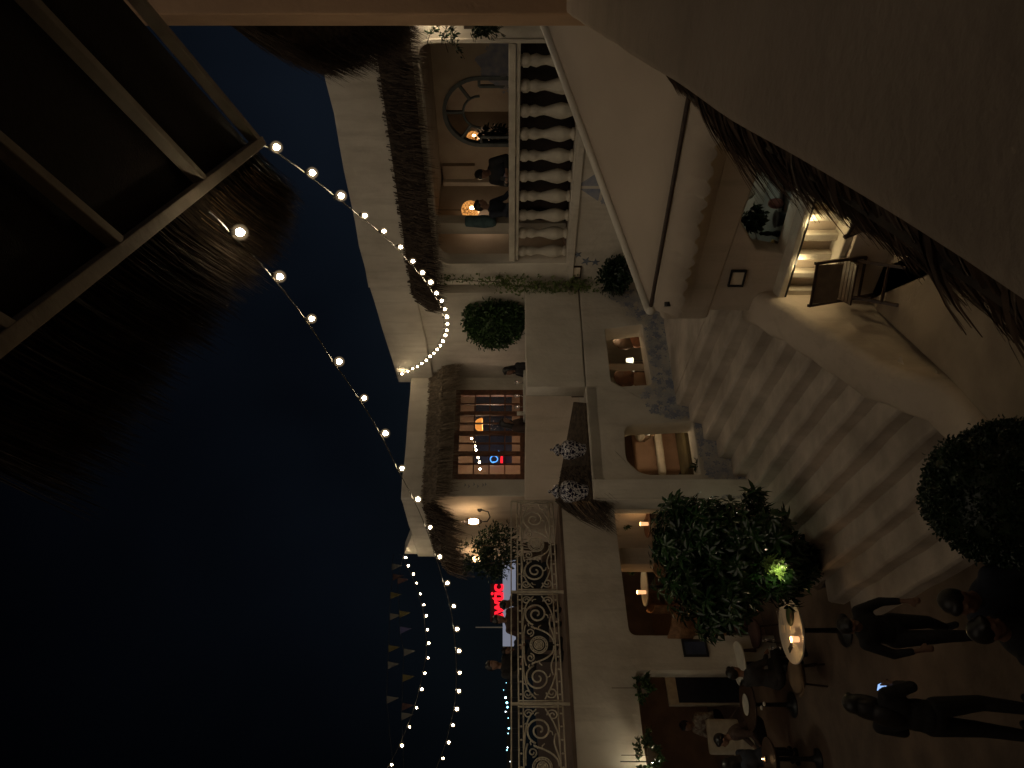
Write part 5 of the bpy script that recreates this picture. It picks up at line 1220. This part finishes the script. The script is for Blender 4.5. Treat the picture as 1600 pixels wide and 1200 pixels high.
s2 = [(375,363),(437,432),(487,498),(530,565),(569,622),(602,677),(628,732),(653,780),(672,824),(687,870),(699,911),(709,947),(714,983),(717,1017),(718,1051),(717,1080),(714,1108),(708,1133),(701,1160),(692,1185)]
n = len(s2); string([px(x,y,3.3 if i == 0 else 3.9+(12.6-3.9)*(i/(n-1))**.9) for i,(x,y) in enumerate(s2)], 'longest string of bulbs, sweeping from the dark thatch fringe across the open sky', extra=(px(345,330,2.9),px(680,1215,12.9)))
s3 = [(634,871),(638,884),(646,897),(651,911),(657,928),(662,945),(666,962),(668,984),(670,1005),(669,1028),(664,1052),(659,1077),(651,1106),(640,1136),(628,1165),(612,1195)]
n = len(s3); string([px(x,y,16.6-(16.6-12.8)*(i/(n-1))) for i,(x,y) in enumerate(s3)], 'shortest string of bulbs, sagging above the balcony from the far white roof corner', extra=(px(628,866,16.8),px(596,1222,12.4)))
# bunting
def bunting(x0, fl, lab):
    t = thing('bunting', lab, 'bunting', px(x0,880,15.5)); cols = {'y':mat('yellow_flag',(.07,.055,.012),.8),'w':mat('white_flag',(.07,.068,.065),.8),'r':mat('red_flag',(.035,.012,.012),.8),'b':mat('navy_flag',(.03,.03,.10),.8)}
    pts_ = [px(x0-3,866,16.6)]+[px(x-7,y,16.3-.008*(y-880)) for x,y,c in fl]+[px(x0-2,1215,13)]
    mb = MB(); mb.tube(pts_,.005,5); mb.build('cord', M_black, t)
    for x,y,c in fl:
        p = px(x-7,y,16.3-.008*(y-880)); w_ = .075; mb = MB(); mb.add([p+Vector((-w_,0,0)),p+Vector((w_,.02,0)),p+Vector((.02,.05,-.24)),p+Vector((-w_,.012,0)),p+Vector((w_,.032,0)),p+Vector((.02,.062,-.24))],[(0,1,2),(5,4,3),(0,3,4,1),(1,4,5,2),(2,5,3,0)]); mb.build('flag', cols[c], t)
bunting(618,[(619,886,'w'),(621,902,'r'),(617,931,'y'),(616,964,'w'),(614,1014,'y'),(613,1040,'w'),(611,1094,'w')],'upper row of small dim yellow and white flags in the sky above the balcony')
bunting(634,[(628,908,'r'),(631,960,'y'),(632,985,'b'),(638,1020,'w'),(636,1060,'y'),(635,1105,'r'),(634,1120,'w')],'lower row of small dim flags in the sky, just above the shortest string of bulbs')

# ============================================================ COURTYARD
# big plumeria-like shrub
pl = thing('plumeria_shrub','large glossy dark green shrub with long leaves at the foot of the stairs','shrub',px(1150,880,9.0))
pl.location = Vector((px(1150,885,9.9).x,9.9,0))
mb = MB(); stems = []
for (x,y,Y,r,nr) in ((1060,850,9.2,.50,75),(1110,830,9.0,.50,80),(1150,860,8.9,.55,90),(1090,910,9.0,.55,80),(1190,830,8.8,.40,45),(1140,940,8.8,.42,50),(1215,900,8.7,.38,40),(1060,800,9.4,.28,22),(1180,785,9.2,.18,12),(1110,975,8.9,.20,16),(1235,865,9.4,.30,34),(1245,895,9.4,.24,24),(1262,880,9.5,.20,16)):
    stems += rosettes(mb, px(x,y,Y), (r,r*.8,r), int(nr*1.25), 8, random.choice((.15,.18,.20)), .055)
mb.build('foliage', M_leafg, pl, recalc=False)
mb = MB(); b0 = Vector(pl.location)
for k in range(40): q,ax = random.choice(stems); m_ = b0.lerp(q,.45)+Vector((0,0,.25)); mb.tube([b0+Vector((random.uniform(-.12,.12),random.uniform(-.12,.12),.3)),m_,q],[.022,.015,.007],6)
mb.build('stem', M_bark, pl)
mb = MB(); mb.lathe([(.22,0),(.30,.32),(.32,.34),(.27,.35),(0,.33)],b0,20); mb.build('pot', M_pot, pl, smooth=True)
gl = px(1213,888,8.30); gt = thing('garden_spotlight','small lamp hidden in the shrub, making a patch of leaves glow yellow-green','garden light',Vector((gl.x,gl.y,0)))
mb = MB(); mb.tube([gl-Vector((0,-.1,.18)),gl+Vector((0,.5,-.1)),Vector(pl.location)+Vector((0,0,.33))],.010,6); mb.lathe([(0,-.05),(.035,-.05),(.045,.03),(.04,.03),(0,.0)],gl-Vector((0,-.1,.18)),12); mb.build('lamp_body', M_black, gt)
mb = MB(); mb.ell(gl-Vector((0,-.1,.16)),.012,8,6); mb.build('bulb', M_bulb, gt, smooth=True)
spot_light(gt, gl-Vector((0.02,.16,.0)), px(1200,886,8.9), 7, 70, .9, (1,1,.5), .02)
point_light(gt, px(1150,830,9.6), .8, (.9,1,.7), .03)
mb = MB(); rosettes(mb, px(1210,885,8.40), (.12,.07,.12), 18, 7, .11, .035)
mb.build('inner_foliage', mat('lit_leaf',(.17,.26,.07),.4,(.10,.16,.04),6), pl, recalc=False)  # lit patch of leaves: lamplight put into a brighter leaf colour
# dark topiary bush near the camera
tb3 = thing('topiary_bush','large dark clipped bush at the bottom of the stairs in the near foreground','bush',on_z(1560,770,0))
c_ = px(1590,772,4.9); tb3.location = Vector((c_.x,c_.y,0)); mb = MB(); mb.ell(c_,(.47,.45,.58),24,18)
foliage(mb,c_,(.50,.48,.61),16000,.032,.022,hollow=.93,cl=4000,droop=0,nz=.06,sc_=.05); mb.build('foliage', M_leafd, tb3, recalc=False)
mb = MB(); mb.tube([Vector((c_.x,c_.y,.2)),c_],.05,8); mb.build('trunk', M_bark, tb3); mb = MB(); mb.lathe([(.25,0),(.36,.4),(.38,.42),(.3,.43),(0,.4)],Vector((c_.x,c_.y,0)),18); mb.build('pot', M_pot, tb3, smooth=True)

def round_table(p, r, lab, h_=.75, m=M_white):
    t = thing('round_table', lab, 'table', p); p = Vector(p)
    mb = MB(); mb.lathe([(0,h_-.03),(r*.97,h_-.03),(r,h_-.015),(r*.985,h_),(0,h_)],p,40); mb.build('tabletop', m, t)
    mb = MB(); mb.lathe([(r*.5,0),(r*.5,.02),(.06,.05),(.035,.12),(.03,h_-.08),(.12,h_-.03)],p,20); mb.build('pedestal', M_black, t, smooth=True); return t
M_cg = mat('glowing_candle_glass',(.9,.7,.5),.3,emit=(1.0,.50,.22),es=1.1)
def candle(p, lab, power=.8, group='table candles', h_=.09, lit=False):
    p = Vector(p); t = thing('candle_glass', lab, 'candle', p, group)
    mb = MB(); mb.lathe([(0,0),(.036,0),(.042,h_),(.039,h_),(.033,.012),(0,.012)],p,16); mb.build('glass', M_cg if lit else M_glassc, t, smooth=True)
    mb = MB(); mb.lathe([(0,.014),(.028,.014),(.028,.045),(0,.045)],p,14); mb.build('wax', M_paper, t)
    mb = MB(); mb.lathe([(0,.048),(.008,.055),(.010,.066),(.005,.08),(0,.088)],p,10); mb.build('flame', M_candle, t, smooth=True)
    point_light(t, p+Vector((0,0,h_+.03)), power, (1,.56,.22), .02); return t
tz = .75
T1 = on_z(1235,985,tz); T1.z = 0; round_table(T1,.44,'white marble round table with candle, cards and plate beyond the shrub')
cpos = on_z(1248,999,tz); cpos.z = tz+.001; candle(cpos,'lit candle in a glass at the near left edge of the round marble table',3.6,h_=.10,lit=True)
def on_t(x,y): q = on_z(x,y,tz+.002); return q
for i,(x,y,rz,lab) in enumerate(((1224,983,.3,'small cream card on the marble table, nearer the cutlery'),(1233,977,.15,'small cream card on the marble table, nearer the plate'))):
    q = on_t(x,y); mb = MB(); mb.box(q+Vector((0,0,.004+.004*i)),(.10,.13,.004),rz=rz); tag(mb.build('menu_card', M_paper),lab,'card','cards on the marble table')
q = on_t(1236,962); t = thing('dinner_plate','dark green-rimmed plate lying on the marble table','plate',q); mb = MB(); mb.lathe([(0,.004),(.07,.004),(.12,.018),(.135,.022),(.13,.014),(.07,0),(0,0)],q,30); mb.build('rim', M_leafd, t, smooth=True); mb = MB(); mb.lathe([(0,.0055),(.04,.0055),(.04,.0045),(0,.0045)],q,24); mb.build('motif', M_mauve, t)
for i in range(3):
    q = on_t(1216+3.5*i,966+2*i); mb = MB(); mb.bar(q+Vector((-.08,-.04,.003)),q+Vector((.08,.05,.003)),.008,.003); mb.ell(q+Vector((.08,.05,.003)),(.012,.012,.003),8,5); tag(mb.build('cutlery', mat('steel',(.5,.5,.5),.3,metal=1)),('steel cutlery piece farthest from the green plate on the marble table','steel cutlery piece between two others on the marble table','steel cutlery piece nearest the green plate on the marble table')[i],'cutlery','cutlery on the marble table')
for i,(x,y) in enumerate(((1219,1012),(1208,1000))):
    q = on_t(x,y); q.z = tz+.001; mb = tbl_glass(q,r=.032,h_=.16); tag(mb.build('wine_glass', M_glassc, smooth=True),('wine glass on the marble table, lower one near the card','wine glass on the marble table, nearest the mauve seat')[i],'wine glass','glasses on the marble table')
q = on_t(1236,1012); mb = MB(); mb.box(q+Vector((0,0,.008)),(.07,.15,.01),rz=.9); tag(mb.build('dark_wallet', M_black),'small dark wallet at the rim of the marble table','wallet')
# second table beside the pillar
T2 = on_z(1152,1035,tz); T2.z = 0; T2 += Vector((0.0,-.05,0)); round_table(T2,.36,'smaller white round table against the arcade pillar')
c2 = on_z(1136,1013,tz); c2.z = tz+.001; candle(c2+Vector((.03,-.06,0)),'tall bright candle lantern on the small table by the arcade pillar',3.0,h_=.15,lit=True)
def armchair(p, rz, lab, m=M_mauve, h_=.42, bh=.78):
    t = thing('lounge_chair', lab, 'chair', p); Q = Matrix.Rotation(rz,3,'Z'); W_ = lambda v: Q@Vector(v)+Vector(p)
    mb = MB(); mb.lathe([(0,h_-.10),(.20,h_-.10),(.24,h_-.07),(.25,h_-.02),(.22,h_),(0,h_+.01)],p,24); mb.build('seat', m, t, smooth=True)
    mb = MB(); n_ = 14; vs = []
    for k in range(n_+1):
        a = math.pi*(.0+k/n_); hh = bh-.10*abs(math.cos(a)); c,s_ = math.cos(a),math.sin(a)
        for (r_,z_) in ((.24,h_-.04),(.26,hh),(.29,hh+.01),(.30,h_-.04)): vs.append(W_((r_*c,r_*s_,z_)))
    mb.add(vs,[(k*4+j,k*4+(j+1)%4,(k+1)*4+(j+1)%4,(k+1)*4+j) for k in range(n_) for j in range(4)]+[(0,1,2,3),(n_*4+3,n_*4+2,n_*4+1,n_*4)]); mb.build('backrest', m, t, smooth=True)
    for a in (.8,2.4,3.9,5.5):
        mb = MB(); mb.tube([W_((.16*math.cos(a),.16*math.sin(a),h_-.1)),W_((.21*math.cos(a),.21*math.sin(a),0))],.014,6); mb.build('leg', M_dwood, t)
    return t
q = on_z(1175,990,.42); q.z = 0; armchair(q, R(20), 'round mauve tub chair between the shrub and the marble table')
q = on_z(1240,1055,.42); q.z = 0; armchair(q, R(200), 'tub chair with tan seat on the near left side of the marble table', m=mat('tan_seat',(.22,.14,.08),.9,(.17,.11,.065),6), bh=.44)
# side table with plate at the lower left
T3 = on_z(1167,1101,tz); T3.z = 0; round_table(T3,.40,'dark round table with a white plate near the arcade opening', m=M_dwood)
q = on_z(1167,1101,tz+.002); t = thing('white_plate','round white plate on the dark table near the left arcade opening','plate',q); mb = MB(); mb.lathe([(0,.004),(.09,.004),(.15,.02),(.165,.024),(.16,.016),(.09,0),(0,0)],q,30); mb.build('dish', M_white, t, smooth=True)
for i,(x,y) in enumerate(((1196,1100),(1192,1106))): q = on_z(x,y,tz+.002); mb = MB(); mb.ell(q+Vector((0,0,.02)),(.035,.03,.02),12,8); tag(mb.build('small_dish', M_white, smooth=True),('tiny white dish on the dark table, farther from the left edge','tiny white dish on the dark table, nearer the left edge')[i],'dish','tiny dishes by the plate')
# people seated near the arcade
def gp(x,y,z): q = on_z(x,y,z); return Vector((q.x,q.y,0))
person('person in black seated with back to us between the two white tables', gp(1148,1062,1.2), R(150), pose='sit', height=1.66, lean=R(10), arms=seatarms)
person('person in a brown top with bare forearms seated just inside the left arcade opening', gp(1068,1122,1.2), R(-20), pose='sit', height=1.7, top=mat('white_patterned_top',(.30,.26,.20),.85,(.12,.07,.05),16), lean=R(16), arms=[((-.26,-.12,.22),(-.10,-.38,.24)),((.24,-.1,.2),(.1,-.34,.3))])
person('person in rusty brown leaning over the dark table by the left arcade opening', gp(1120,1130,1.2), R(-60), pose='sit', height=1.68, top=M_clothb, lean=R(22), arms=seatarms)
person('person in dark blue seated low at the bottom left edge near the tiny candle', gp(1138,1180,1.22), R(-100), pose='sit', height=1.7, top=M_clothn, long_hair=True, lean=R(14), arms=seatarms)
for (x,y,a,lab) in ((1160,1062,150,'dark wooden chair under the person in black between the white tables'),):
    pass
q = on_z(1201,1186,tz); q.z = 0; round_table(q,.30,'dark small table at the left edge holding a tiny candle', m=M_dwood); q2 = on_z(1199,1186,tz); q2.z = tz+.001; candle(q2,'tiny weak candle on the small dark table at the left edge',.05,h_=.05)
# linen-covered chair back
q = gp(1112,1168,.9); t = thing('linen_armchair','cream linen-covered armchair near the left edge under the arcade','armchair',q)
mb = MB(); mb.box(q+Vector((0,0,.26)),(.6,.6,.36),rz=.5); mb.build('seat', M_clothc, t, bevel=.07, smooth=True); mb = MB(); mb.box(q+Vector((.10,.20,.62)),(.6,.16,.60),rz=.5); mb.build('backrest', M_clothc, t, bevel=.06, smooth=True)
# menu board on pillar
uu = framed(W3, 1064,1108,1000,1027,'dark blue framed menu board on the arcade pillar above the small white table', M_black, M_night, name='menu_board', tk=.035)
# things inside the arcade: tables, candles, chairs, plants, dark doorway
dw = MB(); 
u0_ = B3.uz(1060,1060)[0]; dr = thing('dark_doorway','tall dark blue-black doorway inside the left arcade opening','door',B3.P(u0_,0,.0))
ua = W3.uz(1070,1042,-2.4); 
DW = Wall((W3.P(w3u(1043)-.1,0,-2.3))[:2],(W3.P(w3u(1100)+.3,0,-2.3))[:2],.1)
DW.panel('door_leaf', rect(DW.uz(1070,1036)[0],0.05,DW.uz(1070,1098)[0],DW.uz(1055,1060)[1]), [], M_clothn, dr, thick=.06)
DW.panel('door_frame', rect(DW.uz(1070,1036)[0]-.15,0.02,DW.uz(1070,1098)[0]+.04,DW.uz(1045,1060)[1]+.06), [rect(DW.uz(1070,1036)[0]+.0,0.05,DW.uz(1070,1098)[0]-.0,DW.uz(1055,1060)[1])], M_clothc, dr, thick=.1)
inner_t = ((1010,812,'inner table with a candle, nearest the stairs wall, seen through the arcade'),(1006,917,'inner table with a candle in the middle of the arcade opening'))
for i,(x,y,lab) in enumerate(inner_t):
    Y = 15.1 if i == 0 else 14.4; p = px(x,y,Y); pz = p.z
    t = round_table(Vector((p.x,p.y,1.0)),.38,lab,h_=pz-1.0, m=M_white if i else M_wood)
    candle(Vector((p.x-.05,p.y-.2,pz+.001)),('candle glowing on the inner table nearest the stairs wall','candle glowing on the inner table in the middle of the arcade opening')[i],(1.6,5.0)[i],h_=.17,lit=True)
q = px(985,804,15.4); t = thing('dark_hanging_shade','dark round lamp shade hanging inside the arcade near the stairs wall','lamp',q); mb = MB(); mb.ell(q,(.11,.11,.13),16,10); mb.build('lamp_shade', M_black, t, smooth=True); mb = MB(); mb.tube([q,q+Vector((0,0,2.95-q.z))],.006,5); mb.build('cord', M_black, t)
ipl = ((978,808,15.2,.22,'small leafy plant hanging at the top of the arcade opening nearest the stairs wall'),(985,880,13.9,.16,'small leafy plant on the beam in the middle of the arcade opening'),(1003,1075,11.2,.24,'leafy plant at the top right of the left arcade opening'),(1012,1180,10.2,.30,'bright-lit leafy plant at the far left under the arcade'))
for (x,y,Y,r,lab) in ipl:
    c_ = px(x,y,Y+.4); t = thing('arcade_plant',lab,'plant',c_,'plants in the arcade'); mb = MB(); foliage(mb,c_,(r*1.3,r,r*.6),420,.07,.04); mb.build('foliage', M_leaf, t, recalc=False)
    mb = MB(); mb.tube([c_,c_+Vector((0,0,2.94-c_.z))],.006,5); mb.build('hanging_wire', M_bark, t); mb = MB(); mb.lathe([(0,-.14),(.08,-.13),(.11,0),(0,0)],c_,14); mb.build('pot', M_pot, t, smooth=True)
gl2 = px(1022,1190,10.7); t = thing('arcade_spotlight','bright white lamp inside the arcade at the far left edge, lighting the plant','lamp',gl2); mb = MB(); mb.ell(gl2,.035,12,8); mb.build('bulb', M_bulb, t, smooth=True); mb = MB(); mb.tube([gl2+Vector((0,0,.03)),Vector((gl2.x,gl2.y,2.94))],.008,6); mb.build('stem', M_black, t)
point_light(t, gl2-Vector((0,.15,.05)), 5, (1,.95,.72), .04)
q = px(977,873,14.6); t = thing('ceiling_spotlight','tiny cold ceiling light right of the inner arcade pillar','lamp',q); mb = MB(); mb.ell(q,.02,8,6); mb.build('bulb', M_tealb, t, smooth=True); mb = MB(); mb.tube([q,Vector((q.x,q.y,2.94))],.006,5); mb.build('stem', M_black, t); point_light(t,q-Vector((0,0,.05)),1.0,(.9,1,.75),.03)
# rattan chairs inside the arcade
for i,(x,y,Y,a,lab) in enumerate(((1060,880,13.4,40,'curved rattan chair inside the arcade, behind the shrub'),(1052,978,12.6,160,'curved rattan chair inside the arcade beside the pillar with the menu board'),(1045,935,14.2,80,'curved rattan chair in the dark middle of the arcade'))):
    p = px(x,y,Y); p.z = 1.0; t = armchair(p,R(a),lab,m=mat('rattan_weave',(.26,.13,.06),.7,(.14,.07,.03),20),h_=.46,bh=.86)
# stair-room contents behind the two openings
def box_thing(name,lab,cat,c,size,m,rz=0.3,bev=.05): mb = MB(); mb.box(c,size,rz=rz); return tag(mb.build(name,m,None,bevel=bev,smooth=False),lab,cat)
wa = math.atan2(W2.d.y,W2.d.x)
q = W2.hit(1010,700,-1.3); box_thing('sofa_back','peach cushioned sofa back seen in the larger opening by the stairs','sofa',q+Vector((0,0,-.15)),(.95,.22,.75),M_pink,wa,.06)
q = W2.hit(1060,695,-.9); box_thing('olive_bench_cushion','dark olive bench cushion in the larger opening by the stairs','cushion',q+Vector((0,0,-.2)),(1.1,.5,.35),mat('olive_cloth',(.10,.075,.03),.9,(.07,.05,.022),8),wa,.06)
q = W2.hit(1030,700,-1.0); box_thing('cream_bolster','cream bolster between the peach sofa back and the olive cushion','cushion',q,(1.0,.14,.12),M_clothc,wa,.05)
q = W2.hit(1000,672,-1.0); mb = MB(); mb.ell(q,(.20,.16,.10),16,10); tag(mb.build('straw_hat', M_clothc, smooth=True),'pale rounded straw hat in the upper corner of the larger opening','hat')
lp2 = W2.hit(1012,676,-.55); t = thing('wall_lamp','small lamp with two bright spots inside the larger opening by the stairs','lamp',lp2); mb = MB(); mb.lathe([(0,-.06),(.04,-.05),(.045,.05),(0,.07)],lp2,12); mb.build('lamp_body', M_black, t); mb = MB(); mb.ell(lp2+Vector((-.03,-.03,-.07)),.016,8,6); mb.ell(lp2+Vector((-.07,-.0,-.03)),.014,8,6); mb.build('bulb', M_bulb, t, smooth=True); point_light(t,lp2+Vector((-.05,-.1,-.2)),1.6,(1,.72,.42),.03)
mb = MB(); a = W2.hit(1005,690,-.5); b = W2.hit(1040,664,-.4); mb.tube([a,b],.02,8); tag(mb.build('bamboo_pole', M_straw, smooth=True),'slanting bamboo pole inside the larger opening by the stairs','pole')
c_ = W2.hit(1085,728,-.12); t = thing('window_plant','spiky dark plant in the lower left corner of the larger opening','plant',c_-Vector((0,0,.12))); mb = MB(); rosettes(mb,c_-Vector((0,0,.06)),(.08,.05,.05),4,8,.15,.035); mb.build('foliage', M_leafd, t, recalc=False); mb = MB(); mb.lathe([(.05,0),(.08,.1),(.0,.1)],c_-Vector((0,0,.20)),12); mb.build('pot', M_pot, t)
# small opening contents: candlelit table, chair backs
q = W2.hit(983,563,-.9); t = thing('candle_lamp','glowing white table lamp in the middle of the smaller opening by the stairs','lamp',q); mb = MB(); mb.lathe([(.05,-.07),(.035,.05),(0,.05)],q,14); mb.build('lamp_shade', mat('soft_white_shade',(.8,.8,.7),.6,emit=(1,.9,.6),es=1.6), t, smooth=True); mb = MB(); mb.tube([q-Vector((0,0,.07)),q-Vector((0,0,.3))],.01,6); mb.build('stem', M_black, t); point_light(t,q-Vector((0,.1,0)),1.8,(1,.72,.42),.05)
q = W2.hit(985,583,-.9); t = thing('candle_lamp','glowing white table lamp left of the bar partition in the smaller opening','lamp',q); mb = MB(); mb.lathe([(.05,-.07),(.035,.05),(0,.05)],q,14); mb.build('lamp_shade', MATS['soft_white_shade'], t, smooth=True); mb = MB(); mb.tube([q-Vector((0,0,.07)),q-Vector((0,0,.3))],.01,6); mb.build('stem', M_black, t)
a = W2.hit(965,575,-.6); b = W2.hit(1010,573,-.6); mb = MB(); mb.box(((a+b)/2).lerp(a,.0)+Vector((0,0,-.1)),(.12,.05,1.1),rz=wa); tag(mb.build('partition_post', M_wall2),'pale square post dividing the smaller opening by the stairs','post')
for i,(x,y,m,lab) in enumerate(((975,533,M_dwood,'dark rounded chair back, upper one in the smaller opening'),(995,530,M_wood,'brown rounded chair back in the upper right of the smaller opening'),(977,590,M_wood,'red-brown rounded chair back in the lower left of the smaller opening'),(1003,592,M_pink,'pinkish rounded chair back at the lower right of the smaller opening'))):
    q = W2.hit(x,y,-.75); t = thing('cafe_chair',lab,'chair',q-Vector((0,0,.85)),'chairs in the smaller opening'); mb = MB(); mb.lathe([(0,-.02),(.17,-.018),(.20,0),(.17,.018),(0,.02)],q,20,axis=Matrix.Rotation(wa,3,'Z')@Matrix.Rotation(R(90),3,'X')); mb.build('backrest', m, t, smooth=True)
    mb = MB(); q2 = q-Vector((0,0,.42)); mb.lathe([(0,0),(.19,0),(.2,.03),(0,.04)],q2,20); mb.build('seat', m, t)
    for sx,sy in ((-1,-1),(1,-1),(1,1),(-1,1)): mb = MB(); mb.tube([q2+Vector((sx*.13,sy*.13,0)),q2+Vector((sx*.16,sy*.16,-.42))],.012,6); mb.build('leg', M_dwood, t)
    mb = MB(); mb.tube([q-Vector((0.1,0,.1)),q2-Vector((0.1,0,0))],.012,6); mb.tube([q-Vector((-.1,0,.1)),q2-Vector((-.1,0,0))],.012,6); mb.build('back_frame', M_dwood, t)
q = W2.hit(949,522,-.7); t = thing('bright_shade_lamp','small bright peach lamp shade in the top right corner of the smaller opening','lamp',q); mb = MB(); mb.lathe([(.06,-.06),(.045,.06),(0,.06)],q,12); mb.build('lamp_shade', M_lampw, t, smooth=True); mb = MB(); mb.tube([q+Vector((0,0,.06)),Vector((q.x,q.y,3.0))],.006,5); mb.build('cord', M_black, t); point_light(t,q-Vector((0,.05,.15)),1.2,(1,.65,.35),.05)

# ---- standing figures in the near courtyard
def foot(x_top,y,hh): q = on_z(x_top,y,hh); return Vector((q.x,q.y,0))
person('person with long black hair standing and looking down at a lit phone', foot(1328,1120,1.62), R(165), height=1.62, long_hair=True, lean=R(10), head=(R(18),0), arms=phonearms, phone='lit phone with a bluish screen in the hands of the standing person')
person('person in black walking at the foot of the stairs with arms held wide', foot(1300,985,1.42), R(30), pose='walk', height=1.5, lean=R(20), head=(R(15),0), arms=[((-.28,-.10,.18),(-.26,-.28,.02)),((.28,-.10,.18),(.26,-.28,.02))])
person('person in black nearest the camera at the bottom, beside the clipped bush', foot(1455,925,1.68), R(-20), height=1.68, top=M_clothn, lean=R(6), head=(R(10),0))
person('person in black at the bottom left, partly outside the picture beside the phone user', foot(1500,1010,1.60), R(60), height=1.6, lean=R(12), head=(R(8),0))

# render settings
sc.render.engine = 'CYCLES'
sc.cycles.max_bounces = 6
